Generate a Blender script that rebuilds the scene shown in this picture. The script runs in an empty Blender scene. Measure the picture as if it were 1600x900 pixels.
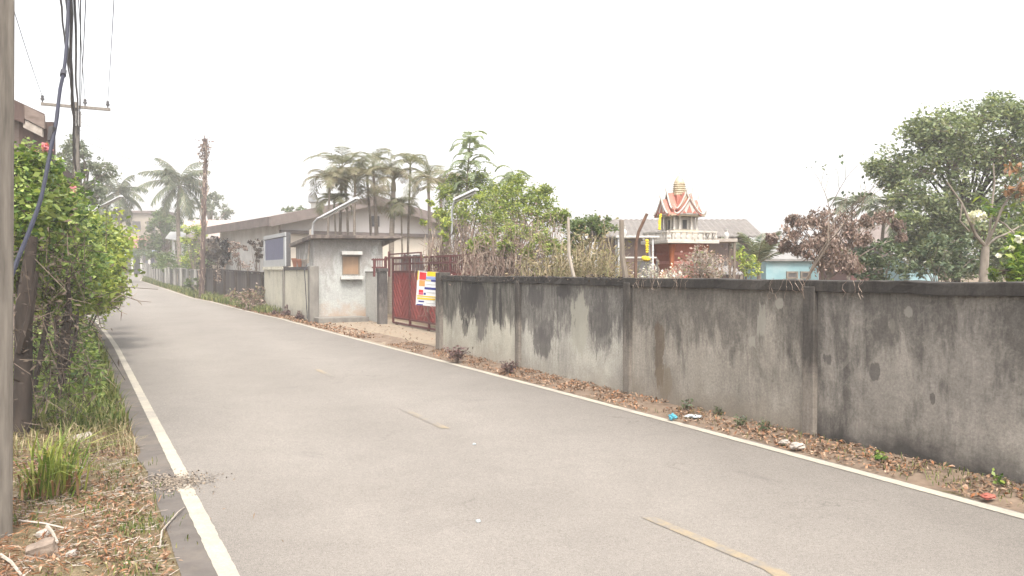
import bpy, bmesh, math, random
import numpy as np
from mathutils import Vector, noise as mnoise

random.seed(7)
rng = np.random.default_rng(11)
S = bpy.context.scene
COL = S.collection
R = math.radians

# ------------------------------------------------------------------ camera
F, CH, HOR = 1305.0, 1.70, 424.0
cam_d = bpy.data.cameras.new("camera"); cam = bpy.data.objects.new("camera", cam_d)
COL.objects.link(cam); S.camera = cam
cam_d.sensor_width = 36.0; cam_d.lens = 36.0 * F / 1600.0
cam_d.clip_start = 0.05; cam_d.clip_end = 3000
PITCH = math.atan((450 - HOR) / F)
cam.location = (0, 0, CH); cam.rotation_euler = (math.pi / 2 - PITCH, 0, 0)

def ray(px, py):
    a, b = (px - 800) / F, (450 - py) / F
    c, s = math.cos(PITCH), math.sin(PITCH)
    return Vector((a, c + b * s, -s + b * c))
def P(px, py, Y):                       # survey point: photo direction at a measured depth
    d = ray(px, py); t = Y / d.y
    return Vector((d.x * t, Y, CH + d.z * t))
def G(Y):                               # the lane climbs gently away from the viewer
    return 0.1 * math.log1p(math.exp(min((Y - 26) / 5.0, 50))) if Y < 110 else 1.68
Gv = np.vectorize(G)
def GP(px, py):                         # survey point on the terrain
    d = ray(px, py); lo, hi = 1.0, 140.0
    for _ in range(60):
        m = (lo + hi) / 2
        z = CH + d.z * m / d.y
        if z > G(m): lo = m
        else: hi = m
    return Vector((d.x * lo / d.y, lo, G(lo)))

# ------------------------------------------------------------------ objects
ORG = {}
def tag(o, label=None, cat=None, group=None, kind=None):
    if label: o['label'] = label
    if cat: o['category'] = cat
    if group: o['group'] = group
    if kind: o['kind'] = kind
    return o
def thing(name, label, cat, loc=(0, 0, 0), group=None):
    o = bpy.data.objects.new(name, None); COL.objects.link(o)
    o.empty_display_size = .2
    o.location = loc; ORG[o.name] = Vector(loc)
    return tag(o, label, cat, group)

class MB:
    def __init__(s): s.v = []; s.f = []; s.q = []
    def add(s, vs, fs):
        b = len(s.v); s.v.extend([tuple(v) for v in vs]); s.f.extend([tuple(i + b for i in f) for f in fs]); return s
    def box(s, c, size, ux=(1, 0, 0), uy=(0, 1, 0), uz=(0, 0, 1), taper=(1, 1)):
        c, ux, uy, uz = Vector(c), Vector(ux), Vector(uy), Vector(uz)
        a, b, h = [k / 2 for k in size]
        vs = []
        for k in (-1, 1):
            tx, ty = (taper if k > 0 else (1, 1))
            for i, j in ((-1, -1), (1, -1), (1, 1), (-1, 1)):
                vs.append(c + ux * (i * a * tx) + uy * (j * b * ty) + uz * (k * h))
        return s.add(vs, [(3, 2, 1, 0), (4, 5, 6, 7), (0, 1, 5, 4), (1, 2, 6, 5), (2, 3, 7, 6), (3, 0, 4, 7)])
    def hexa(s, p):                     # 4 bottom then 4 top
        return s.add(p, [(3, 2, 1, 0), (4, 5, 6, 7), (0, 1, 5, 4), (1, 2, 6, 5), (2, 3, 7, 6), (3, 0, 4, 7)])
    def tube(s, pts, r, n=6, cap=True):
        pts = [Vector(p) for p in pts]; m = len(pts)
        rs = r if isinstance(r, (list, tuple)) else [r] * m
        up = None; vs = []; fs = []
        for i, p in enumerate(pts):
            d = (pts[min(i + 1, m - 1)] - pts[max(i - 1, 0)])
            if d.length < 1e-9: d = Vector((0, 0, 1))
            d.normalize()
            if up is None:
                up = Vector((1, 0, 0)) if abs(d.x) < .8 else Vector((0, 1, 0))
            a = (up - d * up.dot(d)).normalized(); b = d.cross(a); up = a
            for k in range(n):
                t = 2 * math.pi * k / n
                vs.append(p + (a * math.cos(t) + b * math.sin(t)) * rs[i])
        for i in range(m - 1):
            for k in range(n):
                k2 = (k + 1) % n
                fs.append((i * n + k, i * n + k2, (i + 1) * n + k2, (i + 1) * n + k))
        if cap:
            fs.append(tuple(range(n - 1, -1, -1))); fs.append(tuple((m - 1) * n + k for k in range(n)))
        return s.add(vs, fs)
    def lathe(s, prof, c, n=16, ux=(1, 0, 0), uy=(0, 1, 0), uz=(0, 0, 1), sq=False):
        c, ux, uy, uz = Vector(c), Vector(ux), Vector(uy), Vector(uz)
        vs = []; fs = []
        for r, z in prof:
            for k in range(n):
                t = 2 * math.pi * (k + .5) / n
                vs.append(c + ux * r * math.cos(t) + uy * r * math.sin(t) + uz * z)
        for i in range(len(prof) - 1):
            for k in range(n):
                k2 = (k + 1) % n
                fs.append((i * n + k, i * n + k2, (i + 1) * n + k2, (i + 1) * n + k))
        fs.append(tuple(range(n - 1, -1, -1))); fs.append(tuple((len(prof) - 1) * n + k for k in range(n)))
        return s.add(vs, fs)
    def prism(s, poly, o, ux, uy, ext):
        o, ux, uy, ext = Vector(o), Vector(ux), Vector(uy), Vector(ext)
        n = len(poly); a = [o + ux * x + uy * y for x, y in poly]
        vs = a + [p + ext for p in a]
        fs = [tuple(range(n - 1, -1, -1)), tuple(range(n, 2 * n))]
        fs += [(i, (i + 1) % n, n + (i + 1) % n, n + i) for i in range(n)]
        return s.add(vs, fs)
    def quads(s, arr):
        if len(arr): s.q.append(np.asarray(arr, dtype=np.float32).reshape(-1, 4, 3))
        return s

def obj(name, mb, mat, parent=None, smooth=False, bevel=0, loc=None):
    me = bpy.data.meshes.new(name)
    org = Vector(loc) if loc is not None else Vector((0, 0, 0))
    if parent is not None:
        org = ORG[parent.name]
    if mb.q and not mb.f:
        q = np.concatenate(mb.q) - np.array(org, dtype=np.float32)
        n = len(q)
        me.vertices.add(n * 4); me.vertices.foreach_set('co', q.ravel())
        me.loops.add(n * 4); me.loops.foreach_set('vertex_index', np.arange(n * 4, dtype=np.int32))
        me.polygons.add(n); me.polygons.foreach_set('loop_start', np.arange(0, n * 4, 4, dtype=np.int32))
        me.update(calc_edges=True)
    else:
        for q in mb.q:
            for a in q: mb.add([Vector(map(float, p)) for p in a], [(0, 1, 2, 3)])
        me.from_pydata([tuple(Vector(v) - org) for v in mb.v], [], mb.f)
        if bevel:
            bm = bmesh.new(); bm.from_mesh(me)
            bmesh.ops.recalc_face_normals(bm, faces=bm.faces)
            es = [e for e in bm.edges if len(e.link_faces) == 2 and e.calc_face_angle(0) > .6]
            bmesh.ops.bevel(bm, geom=es, offset=bevel, segments=2, affect='EDGES', profile=.6, clamp_overlap=True)
            bm.to_mesh(me); bm.free()
        else:
            bm = bmesh.new(); bm.from_mesh(me); bmesh.ops.recalc_face_normals(bm, faces=bm.faces); bm.to_mesh(me); bm.free()
    me.materials.append(mat)
    if smooth:
        me.polygons.foreach_set('use_smooth', [True] * len(me.polygons))
        if smooth != 2:
            try: me.set_sharp_from_angle(angle=R(45))
            except Exception: pass
    me.update()
    o = bpy.data.objects.new(name, me); COL.objects.link(o)
    if parent is not None:
        o.parent = parent; ORG[o.name] = org
    else:
        o.location = org; ORG[o.name] = org
    return o

# ------------------------------------------------------------------ materials
def srgb(r, g, b):
    f = lambda c: (c / 255 / 12.92) if c <= 10 else ((c / 255 + .055) / 1.055) ** 2.4
    return (f(r), f(g), f(b), 1)
def rgba(c): return tuple(c) if len(c) == 4 else (*c, 1)

class NT:
    def __init__(s, name):
        s.m = bpy.data.materials.new(name); s.m.use_nodes = True
        s.t = s.m.node_tree; s.t.nodes.clear()
        s.out = s.n('ShaderNodeOutputMaterial')
        s.b = s.n('ShaderNodeBsdfPrincipled'); s.l(s.b.outputs[0], s.out.inputs[0])
        s.b.inputs['Specular IOR Level'].default_value = .25
        s._co = None
    def n(s, t, **kw):
        n = s.t.nodes.new(t)
        for k, v in kw.items(): setattr(n, k, v)
        return n
    def l(s, a, b): s.t.links.new(a, b)
    def co(s):
        if s._co is None: s._co = s.n('ShaderNodeTexCoord').outputs['Object']
        return s._co
    def mapped(s, scale=(1, 1, 1), rot=(0, 0, 0), loc=(0, 0, 0), vec=None):
        m = s.n('ShaderNodeMapping'); s.l(vec or s.co(), m.inputs[0])
        m.inputs['Scale'].default_value = scale; m.inputs['Rotation'].default_value = rot; m.inputs['Location'].default_value = loc
        return m.outputs[0]
    def noise(s, scale=5, detail=4, rough=.55, vec=None, dist=0):
        n = s.n('ShaderNodeTexNoise'); s.l(vec or s.co(), n.inputs['Vector'])
        n.inputs['Scale'].default_value = scale; n.inputs['Detail'].default_value = detail
        n.inputs['Roughness'].default_value = rough; n.inputs['Distortion'].default_value = dist
        return n.outputs['Fac']
    def ramp(s, fac, stops, interp='LINEAR'):
        r = s.n('ShaderNodeValToRGB'); s.l(fac, r.inputs[0]); e = r.color_ramp.elements
        r.color_ramp.interpolation = interp
        while len(e) < len(stops): e.new(.5)
        for k, (p, c) in zip(e, stops):
            k.position = p; k.color = rgba(c) if not isinstance(c, (int, float)) else (c, c, c, 1)
        return r.outputs[0]
    def math(s, op, a, b=None, clamp=False):
        m = s.n('ShaderNodeMath', operation=op, use_clamp=clamp)
        for i, x in enumerate((a, b)):
            if x is None: continue
            if isinstance(x, (int, float)): m.inputs[i].default_value = x
            else: s.l(x, m.inputs[i])
        return m.outputs[0]
    def mix(s, fac, a, b, mode='MIX'):
        m = s.n('ShaderNodeMix', data_type='RGBA', blend_type=mode)
        for i, x in ((0, fac), (6, a), (7, b)):
            if isinstance(x, (int, float)): m.inputs[i].default_value = x
            elif isinstance(x, (tuple, list)): m.inputs[i].default_value = rgba(x)
            else: s.l(x, m.inputs[i])
        return m.outputs[2]
    def xyz(s, vec=None):
        x = s.n('ShaderNodeSeparateXYZ'); s.l(vec or s.co(), x.inputs[0]); return x.outputs
    def island(s): return s.n('ShaderNodeNewGeometry').outputs['Random Per Island']
    def color(s, c):
        if isinstance(c, (tuple, list)): s.b.inputs['Base Color'].default_value = rgba(c)
        else: s.l(c, s.b.inputs['Base Color'])
    def rough(s, r):
        if isinstance(r, (int, float)): s.b.inputs['Roughness'].default_value = r
        else: s.l(r, s.b.inputs['Roughness'])
    def bump(s, h, strength=.3, dist=.02):
        b = s.n('ShaderNodeBump'); s.l(h, b.inputs['Height'])
        b.inputs['Strength'].default_value = strength; b.inputs['Distance'].default_value = dist
        s.l(b.outputs[0], s.b.inputs['Normal'])

def m_simple(name, c1, c2=None, scale=6, rough=.7, stretch=(1, 1, 1), bump=.15, metal=0, dirt=None, dirt_amt=.5):
    t = NT(name); c2 = c2 or tuple(x * .75 for x in c1[:3])
    v = t.mapped(stretch)
    f = t.noise(scale, 5, .6, v)
    c = t.ramp(f, [(.3, c2), (.7, c1)])
    if dirt:
        g = t.ramp(t.noise(scale * .35, 6, .7), [(.48, 0.), (.68, 1.)])
        c = t.mix(t.math('MULTIPLY', g, dirt_amt), c, dirt)
    t.color(c); t.rough(rough); t.b.inputs['Metallic'].default_value = metal
    if bump: t.bump(f, bump, .01)
    return t.m

def m_leaf(name, cols, trans=.3, rough=.5, clump=.35):
    t = NT(name); n = len(cols)
    c = t.ramp(t.island(), [((i + .5) / n, k) for i, k in enumerate(cols)])
    f = t.noise(1.6, 3, .6)
    dark = t.ramp(f, [(.3, 1 - clump), (.72, 1 + clump * .6)])
    c = t.mix(1.0, c, dark, 'MULTIPLY')
    t.color(c); t.rough(rough)
    tr = t.n('ShaderNodeBsdfTranslucent'); t.l(t.mix(1.0, c, (1.35, 1.35, .75), 'MULTIPLY'), tr.inputs[0])
    mx = t.n('ShaderNodeMixShader'); mx.inputs[0].default_value = trans
    t.l(t.b.outputs[0], mx.inputs[1]); t.l(tr.outputs[0], mx.inputs[2]); t.l(mx.outputs[0], t.out.inputs[0])
    return t.m

UX, UY = -.44, .898
U = Vector((UX, UY, 0)).normalized(); V = Vector((U.y, -U.x, 0)); Z = Vector((0, 0, 1))

def m_stained(name, base, base2, stain, amount=.5, seed=0, spots=(), foot=None, height=1.5, streak=7, top=.5, mott=0., dens=.93, pale=.6, str_=1.):
    """weathered render on a wall: water-run stains that start at the coping, mottling, flaked spots"""
    t = NT(name)
    d = t.n('ShaderNodeVectorMath', operation='DOT_PRODUCT'); t.l(t.co(), d.inputs[0]); d.inputs[1].default_value = U + V * .9
    z = t.xyz()[2]
    cx = t.n('ShaderNodeCombineXYZ'); t.l(d.outputs['Value'], cx.inputs[0]); t.l(z, cx.inputs[2])
    cx.inputs[1].default_value = seed * 3.71
    v = cx.outputs[0]
    blot = t.noise(1.4, 7, .68, v, .3)
    c = t.ramp(blot, [(.32, base2), (.64, base)])
    run = t.noise(streak, 6, .65, t.mapped((1, 1, .16), vec=v), .35)
    run2 = t.noise(2.1, 6, .72, t.mapped((1, 1, .45), vec=v), .5)
    hz = t.math('DIVIDE', z, height)
    k = t.math('ADD', t.math('MULTIPLY', run, .42), t.math('MULTIPLY', run2, .90))
    k = t.math('ADD', k, t.math('MULTIPLY', t.math('SUBTRACT', hz, .5), top))
    th = 1.02 - amount * .62
    m = t.ramp(t.math('SUBTRACT', k, th - .5), [(.43, 0.), (.56, 1.)])
    fine = t.ramp(t.noise(16, 5, .7, t.mapped((1, 1, .3), vec=v)), [(.3, .62), (.7, 1.)])
    m = t.math('MULTIPLY', m, fine)
    c = t.mix(t.math('MULTIPLY', m, dens), c, stain)
    st2 = t.ramp(t.noise(streak * 2.2, 5, .7, t.mapped((1, 1, .13), loc=(2, 0, 1), vec=v), .5), [(.34, .74), (.52, 1.), (.68, 1.2)])
    stm = t.ramp(t.noise(1.1, 4, .6, t.mapped((1, 1, .7), loc=(1, 4, 6), vec=v)), [(.38, .1), (.6, 1.)])
    c = t.mix(t.math('MULTIPLY', stm, str_), c, t.mix(1., c, st2, 'MULTIPLY'))
    bl2 = t.ramp(t.noise(.9, 7, .7, t.mapped((1, 1, .8), loc=(6, 1, 2), vec=v), .6), [(.34, .66), (.5, 1.), (.66, 1.22)])
    c = t.mix(str_ * .8, c, t.mix(1., c, bl2, 'MULTIPLY'))
    ef = t.ramp(t.noise(2.3, 8, .8, t.mapped((1, 1, .5), loc=(8, 0, 3), vec=v), .8), [(.60, 0.), (.70, .55)])
    c = t.mix(t.math('MULTIPLY', ef, pale), c, base)
    if mott:
        mm = t.ramp(t.noise(3.4, 8, .75, t.mapped((1, 1, .8), loc=(5, 2, 9), vec=v), 1.), [(.5, 0.), (.66, 1.)])
        c = t.mix(t.math('MULTIPLY', mm, mott), c, base)
    grain = t.ramp(t.noise(38, 6, .75, v), [(.25, .62), (.75, 1.3)])
    c = t.mix(1., c, grain, 'MULTIPLY')
    if foot:
        fz = t.math('ADD', hz, t.math('MULTIPLY', t.math('SUBTRACT', t.noise(3, 5, .6, v), .5), .5))
        c = t.mix(t.math('MULTIPLY', t.ramp(fz, [(.02, 1.), (.24, 0.)]), foot[1]), c, foot[0])
    for (sx, sz, rx, rz, col, am) in spots:
        a = t.math('POWER', t.math('DIVIDE', t.math('SUBTRACT', d.outputs['Value'], sx), rx), 2)
        b = t.math('POWER', t.math('DIVIDE', t.math('SUBTRACT', z, sz), rz), 2)
        q = t.math('ADD', t.math('ADD', a, b), t.math('MULTIPLY', t.math('SUBTRACT', t.noise(10, 6, .72, t.mapped((1, 1, .32), vec=v), .4), .5), 4.2))
        c = t.mix(t.math('MULTIPLY', t.ramp(q, [(.55, 1.), (.85, 0.)]), am), c, col)
    t.color(c); t.rough(.9)
    t.bump(t.math('ADD', t.noise(30, 6, .7, v), t.math('MULTIPLY', blot, 1.2)), .35, .012)
    return t.m

def m_asphalt():
    t = NT('asphalt_worn')
    big = t.noise(.35, 5, .6); mid = t.noise(2.2, 6, .65)
    c = t.ramp(big, [(.3, (.149, .134, .118)), (.7, (.177, .160, .142))])
    c = t.mix(t.ramp(mid, [(.4, 0.), (.75, .35)]), c, (.118, .105, .093))
    # wheel tracks run along the lane
    w = t.noise(1.1, 3, .5, t.mapped((1, .06, 1), rot=(0, 0, R(-27))))
    c = t.mix(t.ramp(w, [(.45, 0.), (.65, .22)]), c, (.18, .162, .143))
    dv = t.n('ShaderNodeVectorMath', operation='DOT_PRODUCT'); t.l(t.co(), dv.inputs[0]); dv.inputs[1].default_value = (.898, .44, 0)
    ow = t.math('ADD', dv.outputs['Value'], -6.36 + 6.0)
    ow = t.math('ADD', t.math('DIVIDE', ow, 5.4), t.math('MULTIPLY', t.math('SUBTRACT', t.noise(.9, 5, .6), .5), .16))
    c = t.mix(1., c, t.ramp(ow, [(0., .90), (.22, 1.07), (.42, 1.0), (.60, 1.06), (.80, .94), (1., .82)]), 'MULTIPLY')
    sp = t.noise(150, 3, .8)
    c = t.mix(1., c, t.ramp(sp, [(.3, .45), (.5, 1.), (.7, 1.6)]), 'MULTIPLY')
    sp2 = t.noise(46, 4, .75)
    c = t.mix(1., c, t.ramp(sp2, [(.30, .80), (.5, 1.), (.72, 1.2)]), 'MULTIPLY')
    cv = t.n('ShaderNodeTexVoronoi', feature='DISTANCE_TO_EDGE'); cv.inputs['Scale'].default_value = .42
    wn = t.n('ShaderNodeTexNoise'); t.l(t.co(), wn.inputs['Vector']); wn.inputs['Scale'].default_value = 2.5; wn.inputs['Detail'].default_value = 6
    wv_ = t.n('ShaderNodeVectorMath', operation='ADD'); t.l(t.co(), wv_.inputs[0]); t.l(wn.outputs['Color'], wv_.inputs[1]); t.l(wv_.outputs[0], cv.inputs['Vector'])
    crk = t.ramp(cv.outputs['Distance'], [(.0015, 1.), (.006, 0.)])
    c = t.mix(t.math('MULTIPLY', crk, t.ramp(t.noise(.6, 3, .6), [(.52, 0.), (.62, .55)])), c, (.06, .052, .046))
    vo = t.n('ShaderNodeTexVoronoi'); t.l(t.co(), vo.inputs['Vector']); vo.inputs['Scale'].default_value = 7
    pit = t.ramp(vo.outputs['Distance'], [(.02, 1.), (.055, 0.)])
    c = t.mix(t.math('MULTIPLY', pit, t.ramp(mid, [(.5, 0.), (.6, .8)])), c, (.08, .07, .065))
    st = t.noise(.8, 6, .7, t.mapped((1, 1, 1), loc=(3, 7, 0)), 1.2)
    c = t.mix(t.ramp(st, [(.62, 0.), (.72, .35)]), c, (.085, .075, .07))
    t.color(c); t.rough(.85)
    t.bump(t.math('ADD', sp, t.math('MULTIPLY', mid, .6)), .35, .008)
    return t.m
def m_paint(name, col, wear, under=(.23, .215, .2)):
    t = NT(name)
    f = t.noise(7, 7, .75); g = t.noise(1.3, 4, .6)
    k = t.math('ADD', t.math('MULTIPLY', f, .6), t.math('MULTIPLY', g, .5))
    m = t.ramp(k, [(.55 - wear * .25, 0.), (.78 - wear * .25, 1.)])
    if wear < .5: m = t.math('MULTIPLY', m, wear * 1.6)
    else: m = t.math('MAXIMUM', m, min(.8, wear * .75))
    c = t.mix(m, col, under)
    c = t.mix(1., c, t.ramp(t.noise(60, 4, .7), [(.3, .82), (.7, 1.1)]), 'MULTIPLY')
    t.color(c); t.rough(.7); t.bump(f, .2, .004)
    return t.m
def m_ground():
    t = NT('bare_earth')
    a = t.noise(.5, 6, .65); b = t.noise(5, 7, .7); c3 = t.noise(34, 4, .7)
    c = t.ramp(b, [(.25, (.075, .046, .030)), (.5, (.145, .095, .060)), (.75, (.23, .165, .11))])
    c = t.mix(t.ramp(a, [(.42, 0.), (.62, .55)]), c, (.10, .10, .045))
    c = t.mix(1., c, t.ramp(c3, [(.3, .7), (.7, 1.25)]), 'MULTIPLY')
    t.color(c); t.rough(.95); t.bump(t.math('ADD', b, t.math('MULTIPLY', c3, .5)), .8, .04)
    return t.m

M = {}
M['asphalt'] = m_asphalt()
M['line'] = m_paint('road_paint_white', (.345, .312, .25), .42, (.20, .185, .17))
M['yline'] = m_paint('road_paint_yellow_faded', (.29, .215, .105), .72, (.165, .149, .131))
M['ground'] = m_ground()
M['sand'] = m_simple('sandy_gravel', (.25, .205, .15), (.16, .125, .09), 7, .95, bump=.6, dirt=(.20, .15, .11))
M['verge'] = m_simple('verge_soil', (.19, .14, .10), (.085, .06, .044), 9, .95, bump=.7)
M['conc_pole'] = m_simple('pole_concrete', (.21, .185, .155), (.10, .087, .073), 10, .9, (2.2, 2.2, .25), .3)
M['conc'] = m_simple('plain_concrete', (.20, .187, .165), (.12, .11, .097), 6, .9, (1, 1, .4), .3, dirt=(.09, .08, .075))
M['dark_conc'] = m_simple('blackened_concrete', (.09, .08, .075), (.035, .032, .03), 8, .95, bump=.5)
M['metal'] = m_simple('galvanised_metal', (.55, .56, .57), (.42, .43, .44), 5, .4, bump=.05, metal=.6)
M['white_paint'] = m_simple('white_paint', (.46, .45, .425), (.35, .34, .32), 5, .6, bump=.08)
M['lamp_white'] = m_simple('lamp_enamel', (.44, .445, .45), (.34, .345, .35), 6, .4, bump=.02)
M['black_wire'] = m_simple('black_cable', (.045, .045, .055), (.03, .03, .035), 5, .6, bump=0)
M['blue_cable'] = m_simple('blue_black_cable', (.022, .023, .04), (.012, .013, .022), 4, .5, bump=0)
M['bark'] = m_simple('bark_grey_brown', (.20, .165, .13), (.09, .07, .055), 9, .95, (1, 1, .3), .6)
M['bark_dark'] = m_simple('bark_dark', (.05, .038, .031), (.02, .016, .013), 8, .95, (1, 1, .25), .6)
M['bark_vine'] = m_simple('pole_brown', (.11, .075, .065), (.06, .042, .036), 8, .95, (1, 1, .25), .5)
M['bark_pale'] = m_simple('bark_pale', (.36, .32, .27), (.20, .17, .14), 9, .9, (1, 1, .35), .4)
M['bark_fran'] = m_simple('bark_frangipani', (.23, .20, .165), (.12, .10, .08), 9, .9, (1, 1, .5), .5)
M['palm_trunk'] = m_simple('palm_trunk', (.23, .195, .16), (.13, .105, .085), 6, .9, (1, 1, 5), .4)
M['twig'] = m_leaf('dry_twigs', [(.12, .085, .065), (.21, .16, .125), (.30, .24, .19), (.155, .105, .085)], .0, .9, .25)
M['stem_dark'] = m_leaf('dead_stems_dark', [(.05, .037, .029), (.09, .068, .052), (.15, .115, .085), (.035, .027, .022)], 0, .9, .3)
M['twig_pale'] = m_leaf('pale_twigs', [(.33, .28, .235), (.23, .185, .15), (.44, .39, .34)], 0, .9, .2)
M['leaf_bright'] = m_leaf('leaf_bright', [(.045, .09, .018), (.10, .17, .03), (.17, .24, .045), (.25, .30, .06), (.07, .13, .025)], .35, .4, .3)
M['leaf_hedge'] = m_leaf('leaf_hedge', [(.05, .092, .024), (.10, .175, .036), (.19, .265, .06), (.33, .38, .12), (.07, .12, .03), (.25, .31, .085)], .3, .4, .35)
M['leaf_dark'] = m_leaf('leaf_dark', [(.035, .058, .028), (.058, .086, .042), (.085, .118, .056), (.125, .15, .08)], .2, .45, .3)
M['leaf_mid'] = m_leaf('leaf_mid', [(.065, .10, .038), (.105, .145, .055), (.15, .185, .075), (.08, .115, .045)], .3, .5, .3)
M['leaf_grey'] = m_leaf('leaf_grey', [(.095, .12, .075), (.135, .16, .105), (.185, .20, .14)], .3, .6, .3)
M['leaf_pale'] = m_leaf('leaf_pale', [(.14, .18, .10), (.19, .23, .135), (.24, .27, .17)], .4, .5, .2)
M['leaf_yel'] = m_leaf('leaf_yellow_green', [(.16, .225, .045), (.28, .335, .07), (.42, .45, .11), (.10, .16, .035), (.36, .405, .095)], .35, .5, .3)
M['leaf_vine'] = m_leaf('leaf_vine', [(.12, .17, .038), (.18, .24, .05), (.26, .30, .07), (.33, .35, .10), (.10, .145, .034)], .35, .5, .3)
M['leaf_vine2'] = m_leaf('leaf_soft_green', [(.09, .13, .05), (.13, .175, .065), (.18, .22, .09), (.07, .105, .04)], .35, .5, .3)
M['leaf_tree'] = m_leaf('leaf_big_tree', [(.09, .125, .058), (.14, .18, .082), (.195, .235, .115), (.27, .295, .165)], .35, .5, .4)
M['leaf_dead'] = m_leaf('leaf_dead', [(.085, .055, .042), (.17, .115, .092), (.26, .19, .155), (.36, .29, .245), (.13, .09, .075), (.23, .15, .12)], .12, .8, .3)
M['leaf_orange'] = m_leaf('leaf_orange', [(.22, .115, .055), (.28, .165, .09), (.17, .10, .06)], .2, .7, .2)
M['leaf_purple'] = m_leaf('leaf_purple', [(.075, .04, .045), (.12, .065, .065), (.17, .10, .09), (.055, .04, .04)], .15, .6, .2)
M['leaf_pinkdry'] = m_leaf('leaf_pink_brown', [(.22, .145, .115), (.33, .24, .20), (.16, .10, .085), (.18, .19, .09)], .2, .7, .2)
M['palm_leaf'] = m_leaf('palm_leaf', [(.06, .082, .036), (.095, .115, .052), (.135, .15, .075), (.17, .15, .085)], .25, .45, .25)
M['palm_dry'] = m_leaf('palm_leaf_dry', [(.15, .12, .075), (.20, .165, .11), (.11, .115, .055), (.14, .135, .07)], .2, .6, .2)
M['areca_leaf'] = m_leaf('areca_leaf', [(.10, .12, .06), (.14, .15, .085), (.19, .185, .11), (.22, .195, .13)], .3, .5, .2)
M['coco_leaf'] = m_leaf('coconut_leaf', [(.055, .075, .042), (.085, .10, .06), (.13, .145, .09), (.17, .17, .12)], .25, .45, .2)
M['litter'] = m_leaf('litter_leaf', [(.075, .045, .03), (.17, .092, .052), (.25, .15, .09), (.36, .265, .19), (.27, .11, .045), (.12, .078, .057), (.22, .14, .09)], .08, .85, .2)
M['leaf_tussock'] = m_leaf('tussock_blades', [(.10, .15, .03), (.17, .22, .045), (.26, .29, .07), (.34, .34, .10)], .3, .5, .15)
M['grass'] = m_leaf('grass_blades', [(.06, .095, .02), (.11, .15, .03), (.19, .20, .055), (.25, .225, .11), (.085, .115, .028), (.045, .065, .018)], .3, .6, .3)
M['straw'] = m_leaf('straw_blades', [(.26, .205, .12), (.34, .285, .18), (.18, .14, .08), (.17, .17, .075)], .25, .7, .2)
M['flower_pink'] = m_leaf('petals_pink', [(.58, .24, .27), (.66, .34, .36), (.50, .17, .2)], .3, .6, .1)
M['flower_white'] = m_leaf('petals_white', [(.62, .62, .57), (.70, .70, .66), (.55, .54, .46)], .3, .6, .1)

# ------------------------------------------------------------------ foliage tools
def unit(a): return a / np.maximum(np.linalg.norm(a, axis=-1, keepdims=True), 1e-9)
def leaf_quads(c, L, w=.5, up=.5, droop=.0, fold=.08, var=.35):
    n = len(c)
    d = rng.normal(size=(n, 3)); d[:, 2] = d[:, 2] * .6 - droop; d = unit(d)
    nn = rng.normal(size=(n, 3)) * (1 - up) + np.array([0, 0, up]); nn = nn - d * (nn * d).sum(1, keepdims=True); nn = unit(nn)
    s = np.cross(d, nn)
    L = (L * (1 + var * rng.uniform(-1, 1, n)))[:, None]
    b = c - d * L / 2; tip = c + d * L / 2; mid = c - d * L * .08
    return np.stack([b, mid - s * L * w / 2 + nn * L * fold, tip, mid + s * L * w / 2 + nn * L * fold], 1)
def in_ball(n, c, r, shell=.45):
    d = unit(rng.normal(size=(n, 3))); k = rng.uniform(0, 1, n) ** shell
    return np.array(c) + d * k[:, None] * np.array(r)
def twig_quads(a, b, r0, r1):
    a = np.asarray(a); b = np.asarray(b); d = unit(b - a)
    t = np.where(np.abs(d[:, 2:3]) < .9, np.array([[0, 0, 1.]]), np.array([[1., 0, 0]]))
    x = unit(np.cross(d, t)); y = np.cross(d, x)
    r0 = np.broadcast_to(np.asarray(r0, dtype=float), (len(a),))[:, None]; r1 = np.broadcast_to(np.asarray(r1, dtype=float), (len(a),))[:, None]
    ang = [0, 2.094, 4.189]
    off = [x * math.cos(t) + y * math.sin(t) for t in ang]
    q = [np.stack([a + off[i] * r0, a + off[(i + 1) % 3] * r0, b + off[(i + 1) % 3] * r1, b + off[i] * r1], 1) for i in range(3)]
    return np.concatenate(q)
def blades(base, H, w=.012, lean=.5, var=.4):
    n = len(base)
    h = (H * (1 + var * rng.uniform(-1, 1, n)))[:, None]
    az = rng.uniform(0, 2 * math.pi, n); l = (lean * rng.uniform(.2, 1, n))[:, None]
    o = np.stack([np.cos(az), np.sin(az), np.zeros(n)], 1); s = np.stack([-np.sin(az), np.cos(az), np.zeros(n)], 1)
    z = np.array([0, 0, 1.])
    p0 = base; p1 = base + z * h * .6 + o * h * l * .35; p2 = base + z * h * (1 - .35 * l) + o * h * l
    w = w * (1 + .4 * rng.uniform(-1, 1, n))[:, None]
    q1 = np.stack([p0 - s * w / 2, p0 + s * w / 2, p1 + s * w * .42, p1 - s * w * .42], 1)
    q2 = np.stack([p1 - s * w * .42, p1 + s * w * .42, p2 + s * w * .06, p2 - s * w * .06], 1)
    return np.concatenate([q1, q2])
def wob(p, q, k, amt, n=5):
    p, q = Vector(p), Vector(q); out = []
    L = (q - p).length
    o1 = Vector((random.uniform(-1, 1), random.uniform(-1, 1), random.uniform(-.4, .8))) * L * amt
    for i in range(n):
        t = i / (n - 1)
        out.append(p.lerp(q, t) + o1 * (math.sin(math.pi * t)) + Vector((0, 0, k * L * math.sin(math.pi * t))))
    return out

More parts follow.
